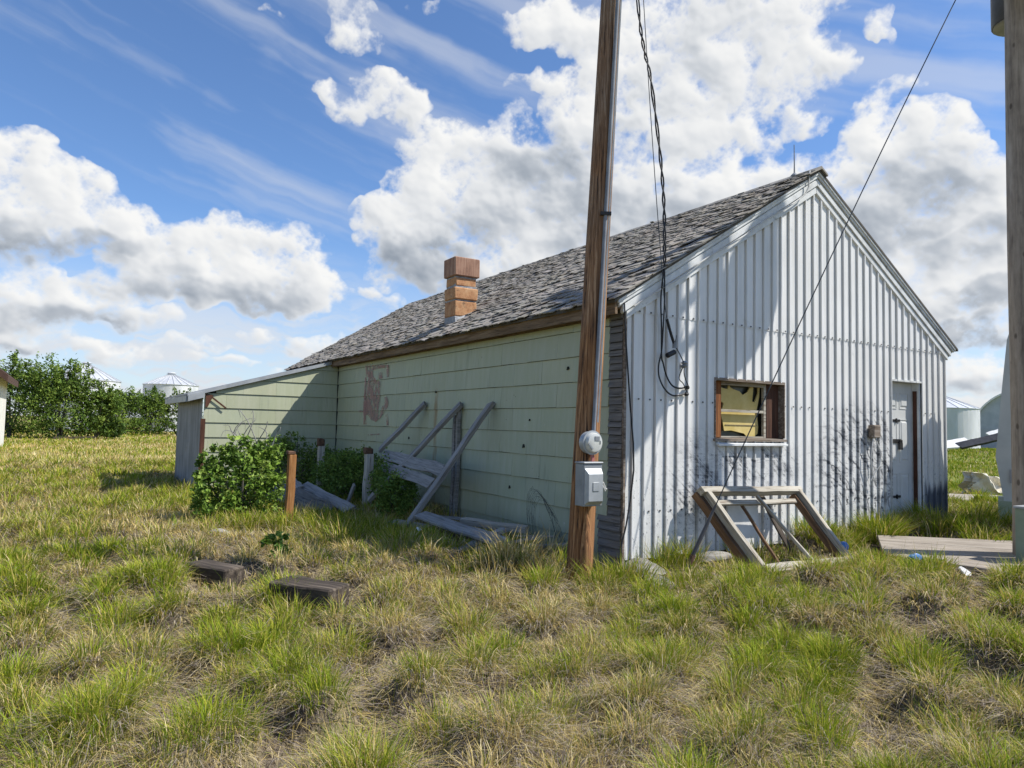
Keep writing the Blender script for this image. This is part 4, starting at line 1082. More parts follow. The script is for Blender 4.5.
# ------------------------------------------------------------------ deck by the door
dkc = [Vector((3.70, -.40, .23)), Vector((2.56, -1.15, .21)), Vector((2.90, -2.44, .19)), Vector((4.80, -1.35, .23))]
dt = thing('wooden_deck', 'low weathered wooden deck of wide grey boards before the door', 'deck', (3.4, -1.2, .05))
for a, b, m in ((0.0, .315, 0), (.325, .64, 0), (.66, .995, 0)):
    A0 = dkc[0].lerp(dkc[1], a); A1 = dkc[0].lerp(dkc[1], b); B0 = dkc[3].lerp(dkc[2], a); B1 = dkc[3].lerp(dkc[2], b)
    B0 += (B0 - A0) * .03
    mw = Matrix.Identity(4); d = ((B0 + B1) - (A0 + A1)).normalized(); n = Vector((0, 0, 1)); n = (n - d * n.dot(d)).normalized(); s_ = n.cross(d)
    mw = Matrix((d, s_, n)).transposed().to_4x4(); mw.translation = A0; iv = mw.inverted()
    tq = [iv @ q for q in (A0, A1, B1, B0)]; k = Vector((0, 0, .045))
    MB().hexa([q - k for q in tq], tq).build('board', M_deck, dt, bevel=.005, mw=mw)
MB().bar(dkc[1] + Vector((.05, 0, -.10)), dkc[2] + Vector((.03, .03, -.10)), .06, .1).build('joist', M_tie, dt)
MB().bar(dkc[0] + Vector((0, -.05, -.1)), dkc[3] + Vector((0, -.05, -.1)), .06, .1).build('joist', M_tie, dt)

# ------------------------------------------------------------------ railway ties in the grass
def tie(p0, p1, w_, h, label):
    p0 = Vector(p0); p1 = Vector(p1)
    o = plank('railway_tie', p0, p1, w_, h, M_tie, (0, 0, 1), None, label, 'railway tie', 'ties lying in the grass', bevel=.012)
    return o
def tie_at(a, b, w_, h, label):
    z0 = (G(*a) + G(*b)) / 2 + .085
    tie((a[0], a[1], z0), (b[0], b[1], z0 - .015), w_, h, label)
tie_at((-3.68, 1.34), (-3.42, .94), .22, .20, 'dark rotten tie end sunk in the grass left of the other tie')
tie_at((-3.27, .06), (-2.95, -.36), .26, .24, 'grey brown split tie with a broken right end in foreground grass')

# ------------------------------------------------------------------ small rubble and litter
def lump(name, c, r, m, label, cat, group=None, seed=0, flat=.5, cut=None):
    import bmesh
    bm = bmesh.new(); bmesh.ops.create_icosphere(bm, subdivisions=3, radius=1)
    g = random.Random(seed)
    ax = [Vector((g.uniform(-1, 1), g.uniform(-1, 1), g.uniform(-1, 1))).normalized() for _ in range(7)]; th = [g.uniform(.5, .8) for _ in ax]
    for v in bm.verts:
        co = v.co.copy()
        for a, t_ in zip(ax, th):
            dd = co.dot(a)
            if dd > t_: co -= a * (dd - t_) * .93
        co += Vector((g.gauss(0, .018), g.gauss(0, .018), g.gauss(0, .018)))
        v.co = Vector((co.x * r[0], co.y * r[1], co.z * r[2]))
    me = bpy.data.meshes.new(name); bm.to_mesh(me); bm.free(); me.materials.append(m)
    me.polygons.foreach_set('use_smooth', [False] * len(me.polygons))
    o = bpy.data.objects.new(name, me); col.objects.link(o); o.location = c; o.rotation_euler = (g.uniform(-.2, .2), g.uniform(-.2, .2), g.uniform(0, 6))
    return tag(o, label, cat, group)
lump('stone', (-3.42, 4.45, G(-3.42, 4.45) + .07), (.2, .14, .08), M_rock, 'flat pale stone in the grass left of the bright shrub', 'stone', None, 3)
lump('stone', (-3.13, 3.35, G(-3.13, 3.35) + .06), (.13, .09, .06), M_rock, 'small whitish stone in the grass below the bright shrub', 'stone', None, 4)
lump('concrete_chunk', (.12, -.2, .11), (.24, .18, .08), M_conc, 'cracked concrete chunk against the near corner of the gable', 'concrete chunk', None, 5)
lump('concrete_chunk', (-.05, -.55, .04), (.2, .15, .08), M_conc, 'lower cracked concrete chunk in the grass beside the leaning pole', 'concrete chunk', None, 6)
lump('concrete_chunk', (.98, -.2, .13), (.28, .11, .06), M_conc, 'broken slab of concrete left of the leaning window frame', 'concrete chunk', None, 7)
lump('litter', (2.40, -.80, .24), (.055, .05, .06), M_blue, 'crumpled blue plastic at the right foot of the window frame', 'litter', 'plastic litter', 8)
lump('litter', (2.16, -1.68, G(2.16, -1.68) + .12), (.085, .05, .04), M_blue, 'bright blue plastic scrap in front of the wooden deck', 'litter', 'plastic litter', 9)
lump('litter', (2.32, -2.05, G(2.32, -2.05) + .11), (.10, .05, .025), M_litter, 'torn white plastic scrap in grass in front of the wooden deck', 'litter', 'plastic litter', 10)
lump('litter', (-1.3, 1.9, G(-1.3, 1.9) + .16), (.07, .03, .02), M_litter, 'tiny white scrap in the grass before the board heap', 'litter', 'plastic litter', 12)

# roll of fence wire by the green wall
mb = MB(); g = random.Random(4)
def coil(s, q): 
    a = math.pi * s; return Vector((-.18 - .16 * math.sin(a * 1.0) + .05 * q, .62 + .55 * (.5 - .5 * math.cos(a)) + .25 * q, .12 + (.55 + .1 * q) * math.sin(a)))
for i in range(9):
    q = i / 8
    mb.tube([coil(s / 14, q) + Vector((g.gauss(0, .012),) * 3) for s in range(15)], .0012, 4)
for s in range(1, 14, 2):
    mb.tube([coil((s + (i % 2)) / 14, i / 8) for i in range(9)], .0011, 4)
tag(mb.build('wire_roll', M_steelw), 'loose roll of rusty wire mesh leaning on the green wall behind the pole', 'wire mesh')

# ------------------------------------------------------------------ things beyond the house, right
cb = thing('steel_cabinet', 'tall pale grey steel cabinet behind the right pole, with recessed handle', 'cabinet', (6.4, -.9, .1))
a_ = Vector((.40, -.916, 0)); b_ = Vector((.916, .40, 0)); o_ = Vector((5.88, -.80, 0))
prof = [(.06, .02, .12), (.03, -.0, .62), (-.05, -.0, 1.18), (-.035, 0, 1.32), (.03, .03, 2.05), (.10, .06, 2.75), (.2, .1, 3.1)]
mb = MB(); st = []
for l, fr, z in prof:
    st.append([o_ + a_ * l + b_ * fr + Vector((0, 0, z)), o_ + a_ * (1.5 - l) + b_ * fr + Vector((0, 0, z)), o_ + a_ * (1.5 - l) + b_ * (.9 - fr) + Vector((0, 0, z)), o_ + a_ * l + b_ * (.9 - fr) + Vector((0, 0, z))])
for p0_, p1_ in zip(st, st[1:]): mb.hexa(p0_, p1_)
mb.build('cabinet_body', M_cab, cb)
hb = o_ + a_ * .10 - b_ * .01
mb = MB(); mb.hexa([hb + Vector((0, 0, .84)), hb + a_ * .11 + Vector((0, 0, .84)), hb + a_ * .11 - b_ * .012 + Vector((0, 0, .84)), hb - b_ * .012 + Vector((0, 0, .84))][::-1], [hb + Vector((0, 0, 1.02)), hb + a_ * .11 + Vector((0, 0, 1.02)), hb + a_ * .11 - b_ * .012 + Vector((0, 0, 1.02)), hb - b_ * .012 + Vector((0, 0, 1.02))][::-1])
mb.build('handle', M_boxd, cb)
mb = MB(); q_ = o_ - a_ * .03 - b_ * .05; mb.hexa([q_ + Vector((0, 0, .0)), q_ + a_ * 1.5, q_ + a_ * 1.5 + b_ * 1.0, q_ + b_ * 1.0], [q_ + Vector((0, 0, .60)), q_ + a_ * 1.5 + Vector((0, 0, .60)), q_ + a_ * 1.5 + b_ * 1.0 + Vector((0, 0, .60)), q_ + b_ * 1.0 + Vector((0, 0, .60))])
mb.build('plinth', M_greenbox, cb)

def tarp():
    import bmesh
    bm = bmesh.new(); bmesh.ops.create_cube(bm, size=1); bmesh.ops.subdivide_edges(bm, edges=bm.edges[:], cuts=14, use_grid_fill=True)
    for v in bm.verts:
        c = v.co.copy(); n = Vector((vnoise(np.array([c.x * 4 + 9]), np.array([c.y * 4 + c.z * 5 + 9]), 3)[0] - .5, vnoise(np.array([c.y * 4 + 20]), np.array([c.z * 5 + c.x * 3 + 9]), 4)[0] - .5, vnoise(np.array([c.x * 5 + 40]), np.array([c.z * 4 + 9]), 5)[0] - .5))
        taper = 1 - .35 * (c.z + .5)
        v.co = Vector((c.x * taper * 1.35 + n.x * .3, c.y * taper * .7 + n.y * .3, (c.z + .5) * (.80 - .22 * c.x) * 1.0 + n.z * .22))
    me = bpy.data.meshes.new('tarp'); bm.to_mesh(me); bm.free(); me.materials.append(M_bag)
    o = bpy.data.objects.new('tarp', me); col.objects.link(o); o.location = (11.15, 1.68, -.05); o.rotation_euler = (0, 0, -.56); o.scale = (.8, .8, .8)
    tag(o, 'crumpled cream tarp bundle in the grass beyond the house corner', 'tarp')
tarp()
plank('board', (9.0, 2.0, .27), (11.6, .7, .25), .16, .06, M_pale, (-.5, -.8, 1), None, 'long pale board lying in the grass before the cream tarp', 'board')
lump('debris', (10.6, 2.65, .22), (.8, .3, .18), M_dkpan, 'low black debris heap left of the cream tarp', 'debris', None, 21)

M_binr = simple('bin_roof_sheet', (.5, .52, .54), (.66, .67, .68), 2, .4, .3)
def grain_bin(x, y, r, ze, za_, label, zb=.0):
    t = thing('grain_bin', label, 'grain bin', (x, y, zb), 'steel grain bins on the horizon')
    n = 48; mb = MB(); prof = []
    z = zb
    while z < ze:
        prof += [(r, z - zb), (r + .025, z - zb + .05)]; z += .1
    prof.append((r, ze - zb))
    mb.lathe((x, y, zb), prof, n); mb.build('bin_wall', M_bin, t, smooth=True)
    mb = MB(); mb.lathe((x, y, ze), [(r + .08, -.04), (r + .08, 0), (.42, za_ - ze - .1), (.42, za_ - ze - .05)], n)
    for k in range(24):
        a = 2 * math.pi * k / 24; c_, s_ = math.cos(a), math.sin(a)
        mb.bar((x + (r + .08) * c_, y + (r + .08) * s_, ze + .03), (x + .42 * c_, y + .42 * s_, za_ - .07), .06, .05, (c_, s_, 2))
    mb.build('bin_roof', M_binr, t)
    mb = MB().lathe((x, y, za_ - .1), [(.38, 0), (.38, .16), (.5, .17), (.3, .3), (.05, .34)], 16); mb.build('roof_cap', M_binr, t)
grain_bin(4.3, 77.5, 2.65, 4.98, 6.15, 'white steel grain bin right of its twin above the bushes')
grain_bin(-3.5, 76.2, 3.05, 5.0, 6.65, 'white steel grain bin half hidden by the tall left bushes')
grain_bin(77.9, 37.6, 4.65, 4.42, 6.35, 'steel grain bin showing between house corner and round topped shed')
q = thing('quonset_shed', 'round topped metal shed with pale roof beyond the right yard', 'shed', (93, 34, 0))
ax_ = Vector((.95, .31, 0)).normalized(); ac = Vector((ax_.y, -ax_.x, 0)); oc = Vector((92.2, 34.4, .0)); rr = 7.0
mb = MB(); n = 32; inner = []
for k in range(n):
    a0, a1 = math.pi * k / n, math.pi * (k + 1) / n
    def pq(a, l, r_): return oc + ac * (-math.cos(a) * r_ * .8) + Vector((0, 0, math.sin(a) * r_)) + ax_ * l
    mb.hexa([pq(a0, 0, rr), pq(a1, 0, rr), pq(a1, 18, rr), pq(a0, 18, rr)], [pq(a0, 0, rr + .2), pq(a1, 0, rr + .2), pq(a1, 18, rr + .2), pq(a0, 18, rr + .2)])
mb.build('curved_roof', M_white, q)
M_qend = simple('blue_grey_end_wall', (.33, .36, .40), (.44, .47, .5), 1, .5)
mb = MB(); mb.add([pq(math.pi * k / n, .5, rr - .01) for k in range(n + 1)], [tuple(range(n + 1))]); mb.build('end_wall', M_qend, q)
M_qlow = simple('pale_grey_door_sheet', (.34, .36, .38), (.42, .44, .46), 1, .5)
mb = MB(); mb.hexa([oc - ac * 5.1 + ax_ * .4, oc + ac * 5.1 + ax_ * .4, oc + ac * 5.1 + ax_ * .48, oc - ac * 5.1 + ax_ * .48], [oc - ac * 5.1 + ax_ * .4 + Vector((0, 0, 2.4)), oc + ac * 5.1 + ax_ * .4 + Vector((0, 0, 2.4)), oc + ac * 5.1 + ax_ * .48 + Vector((0, 0, 2.4)), oc - ac * 5.1 + ax_ * .48 + Vector((0, 0, 2.4))]); mb.build('sliding_door', M_qlow, q)
SG = 'scrap sheets in the far right field'
plank('scrap_sheet', (59.2, 25.6, .55), (62.8, 23.0, 1.75), .8, .2, M_dkpan, (-.5, -.4, 1), None, 'long dark sheet sloping up in the far scrap pile', 'sheet', SG)
plank('scrap_sheet', (58.0, 26.6, .55), (60.6, 25.4, .95), 1.2, .15, M_litter, (-.4, -.4, 1), None, 'white sheet low in the far scrap pile', 'sheet', SG)
plank('scrap_sheet', (61.6, 24.3, 1.5), (63.2, 23.4, 2.1), .8, .12, M_white, (-.4, -.4, 1), None, 'small white sheet on the upper end of far dark sheet', 'sheet', SG)
lump('scrap', (58.6, 27.5, 1.0), (.9, .8, .9), M_can, 'dark machine part left in the far scrap pile', 'scrap', None, 31)

# ------------------------------------------------------------------ shed at the left edge
sh = thing('shed', 'cream boarded shed with brown roof at the far left edge', 'shed', (-9, 29, .1))
mb = MB()
for k in range(9):
    z0 = .05 + k * .29; mb.hexa([(-12, 27.48, z0), (-6.82, 27.48, z0), (-6.82, 27.56, z0), (-12, 27.56, z0)], [(-12, 27.51, z0 + .285), (-6.82, 27.51, z0 + .285), (-6.82, 27.56, z0 + .285), (-12, 27.56, z0 + .285)])
mb.hexa([(-12, 27.52, 2.6), (-6.82, 27.52, 2.6), (-6.82, 27.6, 2.6), (-12, 27.6, 2.6)], [(-9.5, 27.52, 4.3), (-9.3, 27.52, 4.3), (-9.3, 27.6, 4.3), (-9.5, 27.6, 4.3)])
mb.box((-6.9, 27.57, .05), (-6.8, 33, 2.62)); mb.build('shed_wall', M_cream, sh)
MB().box((-6.83, 27.44, .0), (-6.72, 27.52, 2.6)).build('corner_board', M_white, sh)
mb = MB(); mb.hexa([(-9.4, 27.0, 4.25), (-6.42, 27.0, 2.30), (-6.42, 33.4, 2.30), (-9.4, 33.4, 4.25)], [(-9.4, 27.0, 4.5), (-6.42, 27.0, 2.52), (-6.42, 33.4, 2.52), (-9.4, 33.4, 4.5)])
mb.hexa([(-12.4, 27.0, 2.30), (-9.4, 27.0, 4.25), (-9.4, 33.4, 4.25), (-12.4, 33.4, 2.30)], [(-12.4, 27.0, 2.52), (-9.4, 27.0, 4.5), (-9.4, 33.4, 4.5), (-12.4, 33.4, 2.52)])
mb.build('shed_roof', M_brownroof, sh)
MB().box((-6.805, 28.5, 1.0), (-6.78, 29.3, 2.0)).build('shed_window', M_dim, sh)

sh.location.x -= .28; sh.location.z -= .1; sh.scale = (1, 1, 1.22)


# ------------------------------------------------------------------ ground sheet
ang = np.concatenate([np.linspace(-62, 62, 621), np.linspace(68, 292, 46)])
fw = math.degrees(math.atan2(.849, .528))
ang = np.radians(fw - ang)
rad = [.35]
while rad[-1] < 18: rad.append(rad[-1] * 1.0125)
while rad[-1] < 4200: rad.append(rad[-1] * 1.055)
rad = np.array(rad); nr, na = len(rad), len(ang)
gx = camx + rad[:, None] * np.cos(ang)[None]; gy = camy + rad[:, None] * np.sin(ang)[None]
gz = zg(gx, gy)
rough_ = (vnoise(np.abs(gx * 11 + 300), np.abs(gy * 11 + 300), 77) - .5) * .03
gz = gz + rough_ * (1 - sst(rad, 8, 30))[:, None]
V = np.stack([gx, gy, gz], -1).reshape(-1, 3)
V = np.concatenate([V, [[camx, camy, G(camx, camy)]]])
ii, jj = np.meshgrid(np.arange(nr - 1), np.arange(na), indexing='ij'); j2 = (jj + 1) % na
Fq = np.stack([ii * na + jj, (ii + 1) * na + jj, (ii + 1) * na + j2, ii * na + j2], -1).reshape(-1, 4)[:, ::-1]
Ft = np.stack([np.full(na, len(V) - 1), np.arange(na), (np.arange(na) + 1) % na], -1)
def f_ground(nt):
    c = coord(nt); x, y, z = sep(c)
    n1 = noise(c, .45, 5, .6); n2 = noise(c, 3.0, 6, .65); n3 = noise(vm(c, 'ADD', vm(noise(c, 1.5, 2, out=1), 'SCALE', .6)), 38, 4, .7, 1.0)
    fib = noise(vm(c, 'MULTIPLY', (70, 14, 30)), 1.0, 3, .7, 1.5)
    th = ramp(n3 * .5 + fib * .5, [(.36, (.045, .034, .024)), (.5, (.14, .11, .08)), (.64, (.27, .225, .165)), (.78, (.38, .325, .24))])
    th = mixc(nt, n2.step(.45, .62) * .6, th, (.30, .255, .13))
    far = ramp(n1 * .5 + n2 * .5, [(.32, (.17, .19, .04)), (.5, (.34, .295, .105)), (.68, (.45, .375, .165))])
    gr = ramp(n1 * .5 + n2 * .5, [(.32, (.10, .13, .025)), (.5, (.17, .20, .045)), (.7, (.25, .255, .085))])
    far = mixc(nt, x.step(5.5, 8.5), far, gr)
    dd = vm(vm(c, 'SUBTRACT', (camx, camy, 0)), 'LENGTH', None, 1)
    cc = mixc(nt, dd.step(9, 22), th, far)
    return dict(color=cc, bump=n3 * .6 + fib * .4, strength=.8, dist=.03)
M_ground = mat('matted_dry_grass_ground', f_ground, .95, spec=.1)
gobj = np_mesh('ground', V, [Fq, Ft], M_ground, None, None, smooth=True)
tag(gobj, kind='structure')

# ------------------------------------------------------------------ grass
def f_grass(nt):
    t = attr(nt); c = coord(nt); n1 = noise(c, 9, 3)
    return dict(color=mixc(nt, 1.0, t, ramp(n1, [(.3, (.86, .86, .86)), (.7, (1.1, 1.1, 1.1))]), 'MULTIPLY'), trans=.28)
M_grass = mat('grass_blades', f_grass, .75, spec=.08)
GV, GQ, GT, GC = [], [], [], []; gn = 0
def blades(x, y, az, t0, t1, L, W, C, z=None, store=None):
    global gn
    n = len(x); z = zg(x, y) - .012 if z is None else z
    b = np.stack([x, y, z], -1)
    h = np.stack([np.cos(az), np.sin(az), np.zeros(n)], -1); up_ = np.array([0, 0, 1.0])
    sa = az + np.pi / 2 + rng.normal(0, .7, n); sd_ = np.stack([np.cos(sa), np.sin(sa), np.zeros(n)], -1) * (W / 2)[:, None]
    m = b + (L * .52)[:, None] * (h * np.sin(t0)[:, None] + up_ * np.cos(t0)[:, None])
    e_ = m + (L * .48)[:, None] * (h * np.sin(t1)[:, None] + up_ * np.cos(t1)[:, None])
    # keep lying blades above the soil
    m[:, 2] = np.maximum(m[:, 2], zg(m[:, 0], m[:, 1]) + .006); e_[:, 2] = np.maximum(e_[:, 2], zg(e_[:, 0], e_[:, 1]) + .004)
    V = np.stack([b - sd_, b + sd_, m + sd_ * .85, m - sd_ * .85, e_], 1).reshape(-1, 3)
    o = gn + np.arange(n)[:, None] * 5
    GV.append(V); GQ.append(o + np.array([[0, 1, 2, 3]])); GT.append(o + np.array([[3, 2, 4]])); GC.append(np.repeat(C, 5, axis=0)); gn += n * 5
deck_poly = [(3.6, -.30), (2.46, -1.1), (2.75, -2.35), (4.7, -1.3)]
def inside_poly(x, y, P_):
    c = np.zeros(len(x), bool); n = len(P_)
    for i in range(n):
        x0, y0 = P_[i]; x1, y1 = P_[(i + 1) % n]
        k = ((y0 > y) != (y1 > y)) & (x < (x1 - x0) * (y - y0) / (y1 - y0 + 1e-12) + x0); c ^= k
    return c
def allowed(x, y):
    ok = np.ones(len(x), bool)
    for a, b, c, d_ in HOUSE_RECTS: ok &= ~((x > a) & (x < c) & (y > b) & (y < d_))
    ok &= ~inside_poly(x, y, deck_poly)
    # ground choked by boards along the shaded wall
    ok &= ~((x > -.9) & (x < 0) & (y > .3) & (y < 3.4) & (rng.random(len(x)) < .75))
    ok &= ~((x > .6) & (x < 2.5) & (y > -1.15) & (y < 0) & (rng.random(len(x)) < .45))
    ok &= ~((x > -3.75) & (x < -2.75) & (np.abs((y - 1.22) + (x + 3.62) * 1.42) < .24))
    return ok
SPEC_GREEN = np.array([[.145, .215, .015], [.21, .275, .02], [.31, .33, .032], [.17, .235, .017], [.38, .35, .06]])
SPEC_STRAW = np.array([[.52, .40, .155], [.58, .47, .21], [.44, .33, .11], [.64, .54, .31]])
SPEC_GREY = np.array([[.30, .255, .21], [.36, .31, .265], [.24, .20, .165], [.42, .365, .30]])
def pick(S, n): return S[rng.integers(0, len(S), n)] * (1 + rng.normal(0, .13, (n, 1)))
def region(x, y):
    """greener or drier parts of the yard"""
    a = vnoise(np.abs(x * .38 + 60), np.abs(y * .38 + 60), 51); b = vnoise(np.abs(x * 1.1 + 60), np.abs(y * 1.1 + 60), 52)
    return a * .55 + b * .45
def kill(x, y, *A):
    k = allowed(x, y)
    return [a[k] for a in (x, y) + A]
# tussocks
for tx, ty, tr_, th_, tg in TUS:
    dd = math.hypot(tx - camx, ty - camy)
    wd = max(.0030, dd * .00085)
    dens = 1.0 if dd < 5 else (5 / dd) ** 1.25
    rg = float(region(np.array([tx]), np.array([ty]))[0])
    gfrac = min(max(.34 + tg * .55 + (rg - .5) * 1.5, .14), .95)
    if ty > 3 and tx < 0: gfrac *= .72
    N = int(430 * (tr_ / .25) ** 1.6 * dens)
    # standing blades
    n = int(N * (.55 + .95 * gfrac))
    rr_ = np.sqrt(rng.random(n)) * tr_ * .72; pa = rng.random(n) * 6.283
    x = tx + rr_ * np.cos(pa); y = ty + rr_ * np.sin(pa)
    az = pa + rng.normal(0, .8, n); rho = rr_ / tr_
    t0 = np.clip(.10 + .6 * rho + rng.normal(0, .18, n), 0, 1.3); t1 = np.clip(t0 + rng.uniform(.15, .9, n), 0, 2.0)
    L = rng.uniform(.08, .21, n) * (.72 + .5 * tg) * (1.0 if dd < 9 else 1.2); W = np.full(n, wd) * rng.uniform(.7, 1.5, n)
    isg = rng.random(n) < gfrac * 1.1 + .12
    C = np.where(isg[:, None], pick(SPEC_GREEN, n) * (1 + .5 * (tg - .5)), pick(SPEC_STRAW, n))
    x, y, az, t0, t1, L, W, C = kill(x, y, az, t0, t1, L, W, C)
    if len(x): blades(x, y, az, t0, t1, L, W, C)
    # old thatch combed down the flanks
    n = int(N * (.95 - .4 * gfrac))
    rr_ = tr_ * rng.uniform(.25, 1.25, n); pa = rng.random(n) * 6.283
    x = tx + rr_ * np.cos(pa); y = ty + rr_ * np.sin(pa)
    hx_ = np.cos(pa) - .35; hy_ = np.sin(pa) - .75
    az = np.arctan2(hy_, hx_) + rng.normal(0, .35, n)
    t0 = rng.uniform(.75, 1.45, n); t1 = rng.uniform(1.35, 2.0, n); L = rng.uniform(.12, .30, n); W = np.full(n, wd * .95) * rng.uniform(.6, 1.4, n)
    gy_ = rng.random(n) < .5 - .3 * (rg - .5)
    C = np.where(gy_[:, None], pick(SPEC_GREY, n), pick(SPEC_STRAW, n))
    x, y, az, t0, t1, L, W, C = kill(x, y, az, t0, t1, L, W, C)
    if len(x): blades(x, y, az, t0, t1, L, W, C)
# fill between tussocks and far meadow, in rings
def ring_fill(d0, d1, per_m2, Lr, wk, lay, gm=0.0):
    A = .5 * (d1 * d1 - d0 * d0) * 1.42; n = int(A * per_m2)
    dd = np.sqrt(rng.uniform(d0 * d0, d1 * d1, n)); a = math.radians(fw) + rng.uniform(-.71, .71, n)
    x = camx + dd * np.cos(a); y = camy + dd * np.sin(a)
    rg = region(x, y); right = sst(x, 5.5, 8.5)
    pg = np.clip(.58 + (rg - .5) * 1.8 + gm + right * .4, .08, .97)
    isg = rng.random(n) < pg
    az = rng.random(n) * 6.283; flat = rng.random(n) < lay * (1 - isg * .6)
    t0 = np.where(flat, rng.uniform(.9, 1.5, n), np.abs(rng.normal(.25, .25, n))); t1 = np.where(flat, rng.uniform(1.4, 1.9, n), t0 + rng.uniform(.1, .8, n))
    L = rng.uniform(*Lr, n); W = dd * wk * rng.uniform(.7, 1.4, n)
    dry = np.where((rng.random(n) < .3 * (1 - sst(dd, 8, 16)))[:, None], pick(SPEC_GREY, n), pick(SPEC_STRAW, n))
    C = np.where(isg[:, None], pick(SPEC_GREEN, n), dry)
    x, y, az, t0, t1, L, W, C = kill(x, y, az, t0, t1, L, W, C)
    blades(x, y, az, t0, t1, L, W, C)
ring_fill(1.6, 4.5, 900, (.05, .15), .0009, .55, .05)
ring_fill(4.5, 8, 560, (.06, .16), .00085, .5, .05)
ring_fill(8, 14, 300, (.09, .24), .0009, .45, -.06)
ring_fill(14, 24, 170, (.08, .22), .0009, .5, -.08)
ring_fill(24, 45, 70, (.08, .22), .0009, .5, -.10)
ring_fill(45, 95, 14, (.10, .26), .0011, .45, -.04)
# mats of flattened straw over the bare soil
def mats(d0, d1, per_m2, wk):
    n = int(.5 * (d1 * d1 - d0 * d0) * 1.42 * per_m2)
    dd = np.sqrt(rng.uniform(d0 * d0, d1 * d1, n)); a = math.radians(fw) + rng.uniform(-.71, .71, n)
    x = camx + dd * np.cos(a); y = camy + dd * np.sin(a)
    # straw lies combed in swirls
    th = vnoise(np.abs(x * .9 + 70), np.abs(y * .9 + 70), 91) * 9 + rng.normal(0, .45, n)
    C = np.where((rng.random(n) < .5)[:, None], pick(SPEC_GREY, n) * 1.12, pick(SPEC_STRAW, n))
    t0 = rng.uniform(1.25, 1.58, n); t1 = rng.uniform(1.4, 1.75, n); L = rng.uniform(.12, .30, n); W = dd * wk * rng.uniform(.6, 1.4, n)
    x, y, th, t0, t1, L, W, C = kill(x, y, th, t0, t1, L, W, C)
    blades(x, y, th, t0, t1, L, W, C, z=zg(x, y) + .004)
mats(1.6, 5, 900, .0009)
mats(5, 9, 420, .0009)
# thin seed stalks standing over the sward
n = 2600
dd_ = np.sqrt(rng.uniform(2.5 ** 2, 15 ** 2, n)); a_s = math.radians(fw) + rng.uniform(-.7, .7, n)
x = camx + dd_ * np.cos(a_s); y = camy + dd_ * np.sin(a_s)
C = np.where((rng.random(n) < .5)[:, None], pick(SPEC_STRAW, n) * 1.1, pick(SPEC_GREEN, n))
az = rng.random(n) * 6.283; t0 = np.abs(rng.normal(.1, .12, n)); L = rng.uniform(.2, .42, n)
x, y, az, t0, L, C, dd_ = kill(x, y, az, t0, L, C, dd_)
blades(x, y, az, t0, t0 + rng.uniform(.1, .5, len(x)), L, np.maximum(.0022, dd_ * .00055), C)
# tall rank growth at the walls, by the door, round the boards
def tuft(cx_, cy_, r, n, Lr, gfrac=.85, lean=.5, dark=1.0, sx=1.0, sy=1.0):
    dd = math.hypot(cx_ - camx, cy_ - camy)
    rr_ = np.sqrt(rng.random(n)) * r; pa = rng.random(n) * 6.283
    x = cx_ + sx * rr_ * np.cos(pa); y = cy_ + sy * rr_ * np.sin(pa)
    az = pa + rng.normal(0, .6, n); t0 = np.clip(.05 + lean * rr_ / r + rng.normal(0, .15, n), 0, 1.2); t1 = t0 + rng.uniform(.15, .75, n)
    L = rng.uniform(*Lr, n); W = max(.003, dd * .0009) * rng.uniform(.8, 1.5, n)
    isg = rng.random(n) < gfrac
    C = np.where(isg[:, None], pick(SPEC_GREEN, n) * dark, pick(SPEC_STRAW, n))
    k = np.ones(len(x), bool)
    for a, b, c, d_ in HOUSE_RECTS: k &= ~((x > a) & (x < c) & (y > b) & (y < d_))
    blades(x[k], y[k], az[k], t0[k], t1[k], L[k], W[k], C[k])
